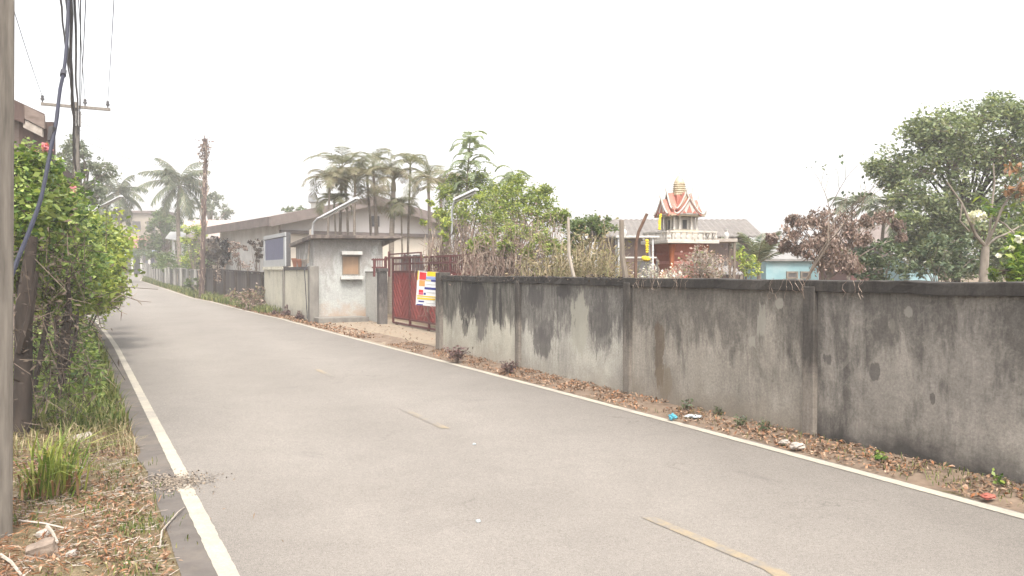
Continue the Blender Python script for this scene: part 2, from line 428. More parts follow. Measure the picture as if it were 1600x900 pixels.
def tree(name, label, cat, base, fork, center, radii, nclump, nleaf, leaf, lmat, bmat, tr=.12, clump_r=.33, lw=.5, droop=.1, up=.35, group=None,
         clumps=None, fill=.25, multi=1, spread=.3, bare_twigs=0):
    base = Vector(base); fork = Vector(fork); t = thing(name, label, cat, base, group)
    cen = np.array(center); rad = np.array(radii)
    if clumps is None:
        clumps = []
        tries = 0
        while len(clumps) < nclump and tries < 4000:
            tries += 1
            d = rng.normal(size=3); d /= np.linalg.norm(d)
            k = rng.uniform(.25, 1.0) ** .5 * .86
            p = cen + d * rad * k
            if p[2] < cen[2] - rad[2] * .9: continue
            if any(np.linalg.norm((p - c) / rad) < .24 for c, _ in clumps) and tries < 3000: continue
            clumps.append((p, clump_r * rng.uniform(.65, 1.25)))
    trunk = MB()
    for k in range(multi):
        o = Vector((random.uniform(-1, 1), random.uniform(-1, 1), 0)) * spread if multi > 1 else Vector((0, 0, 0))
        trunk.tube(wob(base + o * .4, fork + o, 0, .04, 6), [tr * (1.15, 1, .92, .86, .8, .74)[i] / (multi ** .4) for i in range(6)], 8)
    lq = []; tq = []
    for c, r in clumps:
        rr = np.array([r, r, r * .8]) * float(np.mean(rad)) if np.ndim(r) == 0 else np.array(r)
        b = fork.lerp(base, random.uniform(-.0, .3))
        pts = wob(b, Vector(c), .12, .10, 5)
        r0 = tr * random.uniform(.32, .5)
        trunk.tube(pts, [r0, r0 * .75, r0 * .55, r0 * .4, r0 * .22], 5, False)
        n = max(6, int(nleaf / len(clumps) * (rr.mean() / (clump_r * rad.mean())) ** 1.4)) if np.ndim(r) == 0 else int(nleaf / len(clumps))
        # sub-sprays make the outline uneven
        ns = max(4, n // 26)
        sub = in_ball(ns, c, rr, .5)
        pick = rng.integers(0, ns, n)
        pos = sub[pick] + rng.normal(size=(n, 3)) * rr * .2
        lq.append(leaf_quads(pos, leaf, lw, up, droop))
        a = np.repeat(np.array(c)[None], ns, 0) + rng.normal(size=(ns, 3)) * rr * .1
        tq.append(twig_quads(a, sub, r0 * .22, r0 * .07))
    obj('trunk', trunk, bmat, t, True)
    mb = MB()
    for q in tq: mb.quads(q)
    obj('twigs', mb, M['twig'] if bmat is not M['bark_pale'] else M['twig_pale'], t)['kind'] = 'stuff'
    mb = MB()
    for q in lq: mb.quads(q)
    obj('crown', mb, lmat, t)
    return t

def frond(base, az, elev, length, droop, nl, ll, lwid, hang=.5, mbq=None, mbt=None, r=.02):
    """one pinnate leaf: an arching rachis with leaflets on both sides"""
    h = np.array([math.cos(az), math.sin(az), 0]); z = np.array([0, 0, 1.])
    n = 9; p = np.array(base, dtype=float); e = elev; pts = [p.copy()]; ds = []
    for i in range(n):
        d = h * math.cos(e) + z * math.sin(e); ds.append(d); p = p + d * length / n; pts.append(p.copy()); e -= droop / n * (1 + .6 * i / n)
    pts = np.array(pts); ds.append(ds[-1]); ds = np.array(ds)
    mbt.quads(twig_quads(pts[:-1], pts[1:], r * np.linspace(1, .35, n), r * np.linspace(.93, .25, n)))
    side = np.cross(h, z)
    tt = np.linspace(.16, 1, nl); idx = tt * n
    i0 = np.minimum(idx.astype(int), n - 1); fr = (idx - i0)[:, None]
    c = pts[i0] * (1 - fr) + pts[i0 + 1] * fr; d = ds[i0]
    prof = (np.sin(np.clip(tt * .93 + .05, 0, 1) * math.pi) ** .55)[:, None]
    for sg in (-1, 1):
        a = d * .55 + side * sg * (.75 + .15 * rng.normal(size=(nl, 1))) - z * hang * (.5 + .6 * rng.random((nl, 1)))
        a = unit(a); L = ll * prof * (1 + .15 * rng.normal(size=(nl, 1)))
        wv = unit(np.cross(a, d + z * .35)) * 1.0
        wv = unit(np.cross(a, np.cross(d, a)) + d * .8)
        mid = c + a * L * .5; tip = c + a * L - z * L * .22 * hang
        w = lwid
        mbq.quads(np.stack([c - wv * w * .25, c + wv * w * .25, mid + wv * w * .5, mid - wv * w * .5], 1))
        mbq.quads(np.stack([mid - wv * w * .5, mid + wv * w * .5, tip + wv * w * .08, tip - wv * w * .08], 1))

def palm(name, label, base, top, nf, flen, lmat, tr=.12, ll=.5, lw=.035, nl=34, hang=.6, elev=(-.3, 1.35), droop=1.3, group=None, bend=.04, tuft=None, shaft=None):
    base, top = Vector(base), Vector(top)
    t = thing(name, label, 'palm', base, group)
    mb = MB(); pts = wob(base, top, 0, bend, 8)
    mb.tube(pts, [tr * (1.35 - .06 * i * 1.0) if i < 2 else tr * (1.1 - .05 * i) for i in range(8)], 8)
    obj('trunk', mb, M['palm_trunk'], t, True)
    if shaft:
        mb = MB(); mb.tube([top - Z * .05, top + Z * shaft * .5, top + Z * shaft], [tr * .95, tr * .8, tr * .35], 7)
        obj('crownshaft', mb, lmat, t, True)
        top = top + Z * shaft * .7
    q, tw = MB(), MB()
    az = random.uniform(0, 6.28)
    for k in range(nf):
        az += 2.399 + random.uniform(-.25, .25)
        e = elev[0] + (elev[1] - elev[0]) * ((k + .5) / nf) + random.uniform(-.12, .12)
        frond(top + Vector((random.uniform(-1, 1), random.uniform(-1, 1), random.uniform(-1, 1))) * tr * .6, az, e, flen * random.uniform(.82, 1.1) * (1 - .15 * (k / nf)), droop * random.uniform(.8, 1.2), nl, ll, lw, hang, q, tw, tr * .17 + .006)
    obj('stalks', tw, M['palm_dry'], t)
    obj('crown', q, lmat, t)
    return t

def bare(name, label, cat, base, H, spread, depth, mat, r=.03, seed=0, lean=(0, 0), kids=3, leaves=None, ang=.55, shrink=.68, group=None, flowers=None, thick=1.0):
    """recursively forking leafless plant"""
    rs = random.Random(seed); t = thing(name, label, cat, base, group)
    A, B, R0, R1 = [], [], [], []; tips = []; limb = MB()
    def grow(p, d, L, r, lev):
        q = p; steps = 3
        pts = [q]
        for i in range(steps):
            d2 = (d + Vector((rs.uniform(-1, 1), rs.uniform(-1, 1), rs.uniform(-.6, .9))) * .22).normalized()
            q = q + d2 * L / steps; pts.append(q); d = d2
        if lev <= 1: limb.tube(pts, [r, r * .9, r * .8, r * .7], 7)
        else:
            for i in range(steps):
                A.append(pts[i]); B.append(pts[i + 1]); R0.append(r * (1 - .1 * i)); R1.append(r * (1 - .1 * (i + 1)))
        if lev >= depth: tips.append(q); return
        for k in range(kids if lev < depth - 1 else kids + 1):
            a = rs.uniform(0, 6.28); s = ang * rs.uniform(.5, 1.35)
            ref = Vector((1, 0, 0)) if abs(d.x) < .8 else Vector((0, 1, 0))
            x = d.cross(ref).normalized(); y = d.cross(x)
            nd = (d * math.cos(s) + (x * math.cos(a) + y * math.sin(a)) * math.sin(s)).normalized()
            nd = (nd + Vector((0, 0, spread))).normalized()
            grow(pts[-1] if k < 2 else pts[2], nd, L * shrink * rs.uniform(.75, 1.2), r * .62 * thick, lev + 1)
    grow(Vector(base), Vector((lean[0], lean[1], 1)).normalized(), H, r, 0)
    obj('trunk', limb, mat, t, True)
    mb = MB().quads(twig_quads(np.array(A), np.array(B), np.array(R0), np.array(R1)))
    obj('branches', mb, mat, t)
    tp = np.array(tips)
    if leaves:
        lm, n, size, sp, dr, w = leaves
        pos = tp[rng.integers(0, len(tp), n)] + rng.normal(size=(n, 3)) * sp
        obj('leaves', MB().quads(leaf_quads(pos, size, w, .4, dr)), lm, t)
    if flowers:
        fm, n, size, sp = flowers
        pos = tp[rng.integers(0, len(tp), n)] + rng.normal(size=(n, 3)) * sp
        obj('blossom', MB().quads(leaf_quads(pos, size, .8, .3, 0)), fm, t)
    return t, tp

def struct(name, mb, mat, smooth=False):
    o = obj(name, mb, mat, None, smooth); o['kind'] = 'structure'; return o

# ------------------------------------------------------------------ lane geometry
RL = [GP(*p) for p in ((1600, 805), (1300, 727), (1000, 650), (700, 570), (538, 526), (483, 509), (446, 501), (376, 484), (329, 471.5), (300, 466), (259, 452), (219, 439))]
LL = [GP(*p) for p in ((362, 900), (287, 752), (230, 647), (180, 540))]
ry = np.array([p.y for p in RL]); rx = np.array([p.x for p in RL])
cr = np.polyfit(ry[:8], rx[:8], 2)
ly = np.array([p.y for p in LL]); lx = np.array([p.x for p in LL])
cl = np.polyfit(ly, lx, 1)
def XR(Y):
    Y = np.asarray(Y, dtype=float)
    near = np.polyval(cr, np.clip(Y, 4, 27)) + np.where(Y < 4, (Y - 4) * np.polyval(np.polyder(cr), 4), 0)
    far = np.interp(Y, ry, rx) + np.where(Y > ry[-1], (Y - ry[-1]) * -.42, 0)
    k = np.clip((Y - 22) / 8, 0, 1); k = k * k * (3 - 2 * k)
    return near * (1 - k) + far * k
def XL(Y):
    Y = np.asarray(Y, dtype=float)
    near = np.polyval(cl, Y); far = XR(Y) - 6.35
    k = np.clip((Y - 17) / 16, 0, 1); k = k * k * (3 - 2 * k)
    return near * (1 - k) + far * k
def strip(Ys, a, b, dz, cols=2):
    mb = MB(); n = len(Ys); g = Gv(Ys)
    xa, xb = np.asarray(a), np.asarray(b)
    vs = [(xa[i] + (xb[i] - xa[i]) * j / (cols - 1), Ys[i], g[i] + dz) for i in range(n) for j in range(cols)]
    fs = [(i * cols + j, i * cols + j + 1, (i + 1) * cols + j + 1, (i + 1) * cols + j) for i in range(n - 1) for j in range(cols - 1)]
    return mb.add(vs, fs)

# ground sheet
ys = np.concatenate([np.arange(-60, -6, 6), np.arange(-6, 110, 1.0), np.arange(112, 420, 20)])
struct('ground', strip(ys, np.full(len(ys), -220.), np.full(len(ys), 220.), 0, 45), M['ground'])
Yr = np.concatenate([np.arange(-12, 30, .25), np.arange(30, 90.1, 1.)])
nz = np.array([mnoise.noise(Vector((0, y * 2.2, 0))) * .05 + mnoise.noise(Vector((4, y * 7, 0))) * .03 for y in Yr])
nz2 = np.array([mnoise.noise(Vector((9, y * 2.5, 0))) * .03 + mnoise.noise(Vector((2, y * 8, 0))) * .02 for y in Yr])
struct('road', strip(Yr, XL(Yr) - .27 + nz, XR(Yr) + .10 + nz2, .006, 12), M['asphalt'])
Ysh = Yr[Yr < 30]; nzs = nz[Yr < 30]
M['shoulder'] = m_simple('asphalt_shoulder_old', (.108, .095, .085), (.075, .065, .058), 5, .9, bump=.5, dirt=(.15, .125, .10), dirt_amt=.6)
struct('road_shoulder', strip(Ysh, XL(Ysh) - .275 + nzs, XL(Ysh) - .045 + nzs * .15, .0085, 3), M['shoulder'])
pv_ = []
c_ = GP(284, 756)
for _ in range(1500):
    p_ = (c_.x - .12 + random.gauss(0, .17), c_.y + random.gauss(0, .15), .016)
    pv_.append(p_)
pv_ = np.array(pv_); M_dirt = True
# cross lane at the far end
struct('far_road', MB().add([(-62, 88, G(88) + .003), (-30, 88, G(88) + .003), (-30, 92.5, G(92) + .003), (-62, 92.5, G(92) + .003)], [(0, 1, 2, 3)]), M['asphalt'])
LW = .125
def line(name, y0, y1, side, off=0, w=LW):
    Y = np.concatenate([np.arange(y0, min(y1, 14), .05), np.arange(min(y1, 14), y1, .2)])
    X = XL(Y) if side < 0 else XR(Y)
    j = np.array([mnoise.noise(Vector((side * 5., y * 9, 1))) * .008 + mnoise.noise(Vector((side * 5., y * 31, 4))) * .006 for y in Y])
    return struct(name, strip(Y, X - w / 2 + off + j, X + w / 2 + off - j, .011), M['line'])
line('edge_line', -6, 6.62, -1, -.012, .125)
line('edge_line', 6.75, 82, -1, .015, .115)
line('edge_line', -6, 84, 1)
for y0, y1, o in ((3.6, 5.75, 0), (8.95, 10.2, 0), (13.4, 14.4, 0)):
    Y = np.arange(y0, y1, .1)
    cx = np.interp(Y, [4.66, 5.67, 9.0, 10.17, 25], [1.5, .956, -.74, -1.32, -8.6])
    struct('centre_line', strip(Y, cx - .05, cx + .05, .010), M['yline'])

# ------------------------------------------------------------------ boundary wall (right)
P0 = Vector((3.0, 8.34, 0))
def W(s, off=0, z=0):
    p = P0 + U * s + V * off; p.z = z; return p
posts = [-13.0, -9.75, -6.5, -3.25, 0.0, 3.23, 6.53, 10.17]
cwall = thing('concrete_wall', 'long grimy concrete boundary wall with pilasters along right side of lane', 'wall', P0)
dark = (.055, .049, .045)
pm = {
 6: m_stained('wall_render_pale', (.44, .415, .345), (.34, .318, .265), (.032, .028, .027), .50, 1, ((8.75, 1.15, .55, .55, (.036, .032, .03), .85), (8.35, 1.3, .55, .3, (.036, .032, .03), .8), (8.9, .62, .18, .22, (.036, .032, .03), .7), (7.55, 1.1, .09, .5, (.036, .032, .03), .8), (7.28, 1.05, .07, .42, (.036, .032, .03), .85), (9.85, 1.2, .10, .3, (.036, .032, .03), .7), (8.1, .85, .3, .5, (.09, .08, .075), .7)), ((.33, .29, .235), .6), top=.95, streak=5),
 5: m_stained('wall_render_pale_grey', (.42, .40, .345), (.27, .252, .222), (.065, .058, .055), .54, 2, ((5.95, 1.3, .35, .22, (.075, .068, .064), .8), (5.75, .55, .4, .28, (.075, .068, .064), .75), (3.95, 1.0, .35, .5, (.075, .068, .064), .6), (5.0, 1.4, .3, .14, (.05, .045, .042), .8), (6.1, .9, .2, .3, (.075, .068, .064), .5), (4.55, .95, .28, .55, (.33, .315, .26), .8), (5.6, .75, .4, .2, (.10, .09, .085), .7)), ((.30, .27, .22), .5), top=.6, mott=.25),
 4: m_stained('wall_render_brown', (.29, .262, .222), (.195, .175, .148), (.066, .058, .051), .50, 3,
    ((.72, 1.18, .085, .22, (.27, .255, .215), .8), (.85, .92, .06, .11, (.27, .255, .215), .8), (2.55, .62, .13, .5, (.095, .068, .045), .75), (2.45, .30, .2, .26, (.16, .125, .085), .5), (.45, 1.36, .06, .06, (.27, .255, .215), .8)), ((.175, .145, .11), .6), top=.40, mott=.4, dens=.85),
 3: m_stained('wall_render_dark', (.265, .24, .208), (.170, .154, .136), (.060, .054, .048), .52, 4,
    ((-1.12, 1.34, .07, .06, (.24, .225, .195), .7), (-.95, 1.2, .03, .08, (.18, .165, .14), .5), (-1.35, .62, .03, .06, (.03, .026, .024), .6), (-.2, .85, .07, .07, (.05, .045, .042), .7), (-.75, .78, .09, .09, (.06, .054, .05), .7)), ((.030, .027, .025), .85), top=.18, mott=.45, dens=.85),
}
pm[2] = pm[1] = pm[0] = pm[3]
for i in range(len(posts) - 1):
    a, b = posts[i], posts[i + 1]
    mb = MB(); m = (a + b) / 2
    n = 8
    mb.box(W(m, .06, .76), (b - a - .02, .12, 1.60), U, V)
    obj('panel', mb, pm[i], cwall)
pst = m_stained('post_render', (.21, .185, .155), (.14, .122, .105), (.028, .025, .023), .5, 7, top=.7, streak=14)
for k, s in enumerate(posts):
    mb = MB()
    if k == len(posts) - 1:
        mb.box(W(s + .03, .04, .82), (.24, .24, 1.72), U, V)
    else:
        mb.box(W(s, .045, .755), (.15, .20, 1.59), U, V)
    obj('post', mb, pst, cwall, bevel=.012)
cop = m_stained('coping_render', (.135, .118, .10), (.075, .066, .058), (.016, .014, .013), .7, 9, top=.2, height=1.6)
for i in range(len(posts) - 1):
    a, b = posts[i], posts[i + 1]
    mb = MB(); sec = 18
    rows = []
    for j in range(sec + 1):
        s = a + .004 + (b - a - .008) * j / sec; w = mnoise.noise(Vector((s * 1.7, i, 0))) * .010 + mnoise.noise(Vector((s * 6, i, 3))) * .009
        rows.append([W(s, -.045 + w, 1.50 + w), W(s, .17, 1.50), W(s, .17, 1.615 + w), W(s, -.045 - w, 1.61 + w * 1.2)])
    vs = [p for r in rows for p in r]; fs = []
    for j in range(sec):
        for k in range(4):
            fs.append((j * 4 + k, j * 4 + (k + 1) % 4, (j + 1) * 4 + (k + 1) % 4, (j + 1) * 4 + k))
    fs += [(0, 1, 2, 3), tuple(sec * 4 + k for k in (3, 2, 1, 0))]
    mb.add(vs, fs)
    obj('coping', mb, cop, cwall, bevel=.01)
mb = MB().box(W(10.12, .98, .80), (.14, 1.55, 1.6), U, V); obj('return_wall', mb, M['conc'], cwall)

# creeper debris lying on the coping
c = []
for s in np.arange(3.3, 10.1, .02):
    k = max(0, mnoise.noise(Vector((s * 1.1, 3, 0))) + .35)
    for _ in range(int(1 + 6 * k)):
        c.append(W(s + random.uniform(-.05, .05), random.uniform(-.07, .15), 1.60 + random.uniform(-.13, .06) * (k + .2)))
mb = MB().quads(leaf_quads(np.array([tuple(p) for p in c]), .045, .5, .3, .2))
M['grit'] = m_leaf('grit', [(.17, .135, .10), (.22, .18, .14), (.28, .235, .185), (.13, .105, .085)], 0, .9, .2)
M['creeper'] = m_leaf('creeper_black', [(.03, .025, .022), (.05, .04, .035), (.085, .065, .05), (.12, .085, .06)], 0, .9, .2)
tag(obj('dead_creeper', mb, M['creeper'], None, loc=W(6.5, 0, 1.6)), 'blackened dead creeper crusting the coping of the left wall panels', 'creeper')
for s0, n_, lb in ((.2, 9, 'thin dry vine twigs hanging over the coping beside the right pilaster'), (2.75, 12, 'thickest dry vine twigs hanging over the coping near the leaning iron post'), (2.15, 7, 'sparse dry vine twigs hanging over the coping below the shrine'), (-.6, 4, 'few dry vine twigs hanging over the darkest wall panel')):
    A, B = [], []
    for _ in range(n_):
        p = W(s0 + random.uniform(-.3, .3), -.065, 1.63); 
        for j in range(5):
            q = p + U * random.uniform(-.05, .05) - Z * random.uniform(.01, .06) + V * random.uniform(-.008, .004)
            A.append(tuple(p)); B.append(tuple(q)); p = q
    tag(obj('dry_vine', MB().quads(twig_quads(np.array(A), np.array(B), .0025, .0015)), M['twig'], None, loc=W(s0, 0, 1.6)), lb, 'vine')

# verge of soil along the wall foot
Y = np.arange(-5, 22, .3); mbv = MB(); vs = []; fs = []
for i, y in enumerate(Y):
    xw = P0.x + (y - P0.y) * (U.x / U.y) + .10; x0 = float(XR(y)) + .07
    for j in range(7):
        t = j / 6; h = .012 + .045 * t ** 1.3 + .03 * mnoise.noise(Vector((y * 3, t * 4, 5))) * (t > 0)
        vs.append((x0 + (xw - x0) * t, y, G(y) + (h if j else -.005)))
for i in range(len(Y) - 1):
    for j in range(6): fs.append((i * 7 + j, i * 7 + j + 1, (i + 1) * 7 + j + 1, (i + 1) * 7 + j))
mbv.add(vs, fs); struct('verge_right', mbv, M['verge'], True)
def verge_pt(y, t):
    xw = P0.x + (y - P0.y) * (U.x / U.y); x0 = float(XR(y)) + .07
    return (x0 + (xw - x0) * t, y, G(y) + .02 + .045 * t ** 1.3)
c = [verge_pt(random.uniform(2.5, 19), random.random() ** .8 * .97) for _ in range(11000)]
c = np.array([p for p in c if mnoise.noise(Vector((p[0] * 2.6, p[1] * 2.6, 7))) + random.uniform(-.25, .45) > 0]); c[:, 2] += rng.uniform(0, .025, len(c))
tag(obj('leaf_litter', MB().quads(leaf_quads(c, .044, .45, .75, .1)), M['litter'], None, loc=(1, 9, 0)), 'dry brown leaf litter along the foot of the concrete wall', 'leaf litter', kind='stuff')
c = np.array([verge_pt(random.uniform(2.5, 7.0) if random.random() < .8 else random.uniform(7, 10), random.random() ** .7 * .95) for _ in range(1100)])
tag(obj('verge_grass', MB().quads(blades(c, .05, .006, 1.2)), M['grass'], None, loc=(1, 9, 0)), 'short sparse grass among leaves at the concrete wall foot', 'grass', kind='stuff')

def seedling(px, py, h, n, size, mat, label, name='seedling', w=.6, stemm=None, sp=.35, t_off=.0):
    p = GP(px, py); 
    p.z += .02
    t = thing(name, label, 'plant', p)
    A, B, C = [], [], []
    for _ in range(max(3, n // 7)):
        d = Vector((random.uniform(-sp, sp), random.uniform(-sp, sp), 1)) * h * random.uniform(.6, 1)
        A.append(tuple(p)); B.append(tuple(p + d))
        for k in range(7): C.append(tuple(p + d * random.uniform(.35, 1.05) + Vector((random.gauss(0, 1), random.gauss(0, 1), random.gauss(0, .6))) * size * .55))
    obj('stem', MB().quads(twig_quads(np.array(A), np.array(B), .005, .0025)), stemm or M['twig'], t)
    obj('foliage', MB().quads(leaf_quads(np.array(C), size, w, .6, .1)), mat, t)
    return t
seedling(1375, 728, .11, 30, .05, M['leaf_bright'], 'bright green leafy seedling at the foot of the dark wall panel')
seedling(1566, 768, .13, 14, .045, M['leaf_bright'], 'small pale seedling by the wall at the right picture edge')
for px, py, h, lab in ((1073, 648, .16, 'dark green weed tuft beside the blue litter at the wall'), (1122, 655, .12, 'low dark weed tuft second from the blue litter'),
                       (1158, 672, .13, 'bushy dark weed tuft midway along the brown wall panel'), (1193, 680, .13, 'dark weed tuft nearest the pilaster right of the shrine')):
    seedling(px, py, h, 70, .045, M['leaf_dark'], lab, 'weed', .35, sp=.5)
seedling(714, 568, .30, 260, .07, M['leaf_purple'], 'purple-brown bushy weed at the foot of the first wall panel by gate', 'purple_weed', .4, sp=.9)
seedling(795, 586, .22, 200, .06, M['leaf_purple'], 'purple-brown weed by the pilaster between two pale wall panels', 'purple_weed', .4, sp=.8)
# small rubbish
def crumple(name, px, py, size, mat, label, cat, seed, flat=.5, dz=.04):
    p = GP(px, py); p.z += dz
    bm = bmesh.new(); bmesh.ops.create_icosphere(bm, subdivisions=3, radius=1)
    for v in bm.verts:
        k = 1 + .55 * mnoise.noise(v.co * 1.7 + Vector((seed, 0, 0))) + .25 * mnoise.noise(v.co * 4.3 + Vector((0, seed, 0)))
        v.co = Vector((v.co.x * size[0], v.co.y * size[1], v.co.z * size[2])) * k
    me = bpy.data.meshes.new(name); bm.to_mesh(me); bm.free(); me.materials.append(mat)
    o = bpy.data.objects.new(name, me); COL.objects.link(o); o.location = p + Vector((0, 0, size[2] * .5))
    return tag(o, label, cat)
M['cyan'] = m_simple('plastic_cyan', (.07, .27, .34), (.05, .21, .27), 8, .35, bump=.05)
M['pale_plastic'] = m_simple('plastic_pale', (.36, .39, .40), (.28, .31, .32), 8, .3, bump=.05)
M['stone'] = m_simple('stone_grey', (.36, .32, .28), (.22, .19, .165), 9, .9, bump=.4)
M['rock_brown'] = m_simple('rock_brown', (.235, .185, .145), (.13, .10, .08), 14, .9, (1, 1, 2), .5)
crumple('plastic_scrap', 1051, 659, (.045, .04, .035), M['cyan'], 'crumpled cyan plastic scrap in the leaf litter by white line', 'litter', 1)
crumple('plastic_bag', 1083, 657, (.09, .05, .018), M['pale_plastic'], 'flattened pale plastic wrapper beside the cyan scrap', 'litter', 5)
crumple('rubble', 1247, 706, (.07, .05, .035), M['stone'], 'pale lump of rubble near the pilaster base', 'rubble', 9)
crumple('rubble', 1226, 699, (.05, .04, .022), M['stone'], 'smaller flat stone left of the rubble lump by pilaster', 'rubble', 12)
M['red_scrap'] = m_simple('red_scrap', (.32, .10, .075), (.22, .07, .05), 8, .6, bump=.1)
crumple('plastic_scrap', 1543, 786, (.05, .04, .02), M['red_scrap'], 'dull red scrap in grass near right end of white line', 'litter', 15)
crumple('pebble', 747, 817, (.018, .016, .008), M['pale_plastic'], 'lone white pebble on the asphalt in foreground', 'pebble', 3, dz=.01)
crumple('pebble', 741, 696, (.016, .016, .008), M['pale_plastic'], 'lone white pebble on the asphalt mid lane', 'pebble', 4, dz=.01)

# posts with barbed-wire arms on / behind the wall
M['rust'] = m_simple('rusty_iron', (.13, .075, .05), (.07, .042, .03), 14, .85, bump=.3)
M['timber_grey'] = m_simple('weathered_timber', (.21, .175, .14), (.12, .10, .08), 10, .9, (1, 1, .2), .4)
t = thing('fence_post', 'bent rusty iron post leaning right above the wall left of the shrine', 'post', W(3.05, .25, 0))
mb = MB(); b = W(3.05, .25, 0); X1 = P(994, 380, b.y); X2 = P(1011, 334, b.y)
mb.tube([b, P(993, 430, b.y), X1, P(998, 362, b.y), X2], [.022, .022, .021, .021, .02], 6); obj('shaft', mb, M['rust'], t)
t = thing('fence_post', 'straight weathered timber post above the wall left of the bent iron one', 'post', W(3.55, .5, 0))
b = W(3.55, .5, 0); mb = MB(); mb.tube([b, P(972, 400, b.y), P(971, 344, b.y)], [.04, .038, .034], 7); obj('shaft', mb, M['timber_grey'], t)
t = thing('fence_post', 'pale thin bamboo pole standing in the reeds behind the wall', 'post', W(5.0, .6, 0))
b = W(5.0, .6, 0); mb = MB(); mb.tube([b, P(889, 400, b.y), P(888, 340, b.y)], [.03, .028, .022], 7); obj('shaft', mb, M['bark_pale'], t)

# ------------------------------------------------------------------ gate
gate = thing('sliding_gate', 'dark red sheet-metal sliding gate with diagonal ribs and barred top', 'gate', W(14.5, 1.62, G(22)))
M['gate_red'] = m_simple('gate_red_paint', (.235, .046, .040), (.165, .034, .031), 4, .55, (1, 1, .4), .1, dirt=(.13, .04, .035), dirt_amt=.7)
M['gate_dark'] = m_simple('gate_maroon_frame', (.11, .032, .030), (.07, .023, .022), 8, .6, bump=.1)
s0, s1 = 10.5, 18.35; g0 = G(23)
mb = MB(); mb.box(W((s0 + s1) / 2, 1.62, g0 + .95), (s1 - s0 - .1, .012, 1.36), U, V); obj('sheet', mb, M['gate_red'], gate)
mb = MB()
for z_ in (.10, .25, 1.65, 1.88, 2.05):
    mb.box(W((s0 + s1) / 2, 1.61, g0 + z_), (s1 - s0, .05, .05), U, V)
obj('rails', mb, M['gate_dark'], gate)
for s in np.arange(s0 + .02, s1 + .1, 1.56): obj('stile', MB().box(W(s, 1.595, g0 + 1.08), (.06, .06, 1.95), U, V), M['gate_dark'], gate)
mb = MB(); s = s0 + .12
while s < s1 - .1:
    mb.box(W(s, 1.613, g0 + 1.86), (.022, .022, .42), U, V); s += .13
obj('bars', mb, M['gate_dark'], gate)
mb = MB()
for k in range(5):
    c0 = s0 + .04 + 1.56 * k + .78
    for j in range(-4, 5):
        for sg in (-1, 1):
            # chevron ribs, clipped to their bay
            a = Vector((0, .30)); 
            x0, z0 = (0, .35 + .26 * j); x1, z1 = (.74 * sg, .35 + .26 * j + .74)
            if z1 < .32 or z0 > 1.6: continue
            if z0 < .3: x0 = sg * (.3 - z0); z0 = .3
            if z1 > 1.6: x1 = x1 - sg * (z1 - 1.6); z1 = 1.6
            pa, pb = W(c0 + x0, 1.606, g0 + z0), W(c0 + x1, 1.606, g0 + z1)
            dd = (pb - pa).normalized(); mb.box((pa + pb) / 2, ((pb - pa).length, .014, .022), dd, V, dd.cross(V))
obj('ribs', mb, M['gate_red'], gate)
for s in (12.2, 15.25, 18.0):
    mb = MB(); mb.lathe([(.07, -.02), (.07, .02)], W(s, 1.60, g0 + .065), 14, U, Z, V); obj('wheel', mb, M['rust'], gate)
# gate posts
def pillar(s, off, w, h, label, mat):
    p = W(s, off, G(W(s, off).y)); t = thing('gate_pillar', label, 'pillar', p)
    mb = MB().box(p + Z * (h / 2 - .1), (w, w, h + .2), U, V); obj('shaft', mb, mat, t, bevel=.015)
    mb = MB().box(p + Z * (h + .06), (w + .06, w + .06, .10), U, V); obj('cap', mb, M['dark_conc'], t, bevel=.015)
    return t
gp_m = m_stained('pillar_render', (.17, .155, .14), (.10, .09, .085), (.03, .027, .027), .62, 12, top=.3, streak=12)
pillar(18.55, 1.32, .26, 1.62, 'stained concrete gate pillar between guard booth and red gate', gp_m)
t = thing('gate_guide', 'dark maroon iron guide frame rising above the stained gate pillar', 'gate frame', W(18.6, 1.5, G(25)))
mb = MB()
for s, off, h in ((18.42, 1.50, 2.22), (18.75, 1.50, 2.08), (18.72, 1.12, 2.0)): mb.box(W(s, off, G(25) + h / 2 + .75), (.06, .06, h - 1.5 + .05), U, V)
for z_, a, b in ((2.16, 15.6, 18.45), (2.05, 16.0, 18.8)): mb.box(W((a + b) / 2, 1.52, G(25) + z_), (b - a, .035, .04), U, V)
mb.box(W(18.74, 1.3, G(25) + 2.0), (.05, .5, .05), U, V); mb.box(W(18.72, 1.28, G(25) + 1.76), (.05, .46, .05), U, V)
for s in (15.62, 17.0): mb.box(W(s, 1.52, G(25) + 2.05), (.04, .04, .25), U, V)
for k in range(6): mb.box(W(18.735, 1.1 + .07 * k, G(25) + 1.9), (.02, .02, .3), U, V)
obj('frame', mb, M['gate_dark'], t)

# colour-block sign hung beside the gate
sgp = Vector((-1.80, 17.95, 0)); sg = thing('sign_board', 'tilted yellow, red, blue and white banner sign hanging beside the red gate', 'sign', (sgp.x, sgp.y, 1.35))
sx = Vector((.985, -.17, 0)).normalized(); sn = Vector((-.17, -.985, 0)).normalized()
tl = R(-4); su = (Z * math.cos(tl) + sx * -math.sin(tl)).normalized(); sr = (sx * math.cos(tl) + Z * math.sin(tl)).normalized()
def sm(n, c): return m_simple('sign_' + n, c, tuple(k * .88 for k in c), 9, .45, bump=.02)
SC = {'white': sm('white', (.50, .50, .49)), 'yellow': sm('yellow', (.50, .35, .012)), 'red': sm('red', (.42, .022, .026)), 'orange': sm('orange', (.50, .22, .07)),
      'blue': sm('blue', (.03, .034, .16)), 'light blue': sm('pale_blue', (.17, .22, .40)), 'pink': sm('pink', (.42, .07, .13)), 'grey': sm('grey', (.36, .365, .37)), 'olive': sm('olive', (.42, .40, .20))}
sw, sh = .46, .74; so = Vector((sgp.x, sgp.y, 1.70)) - sr * sw / 2
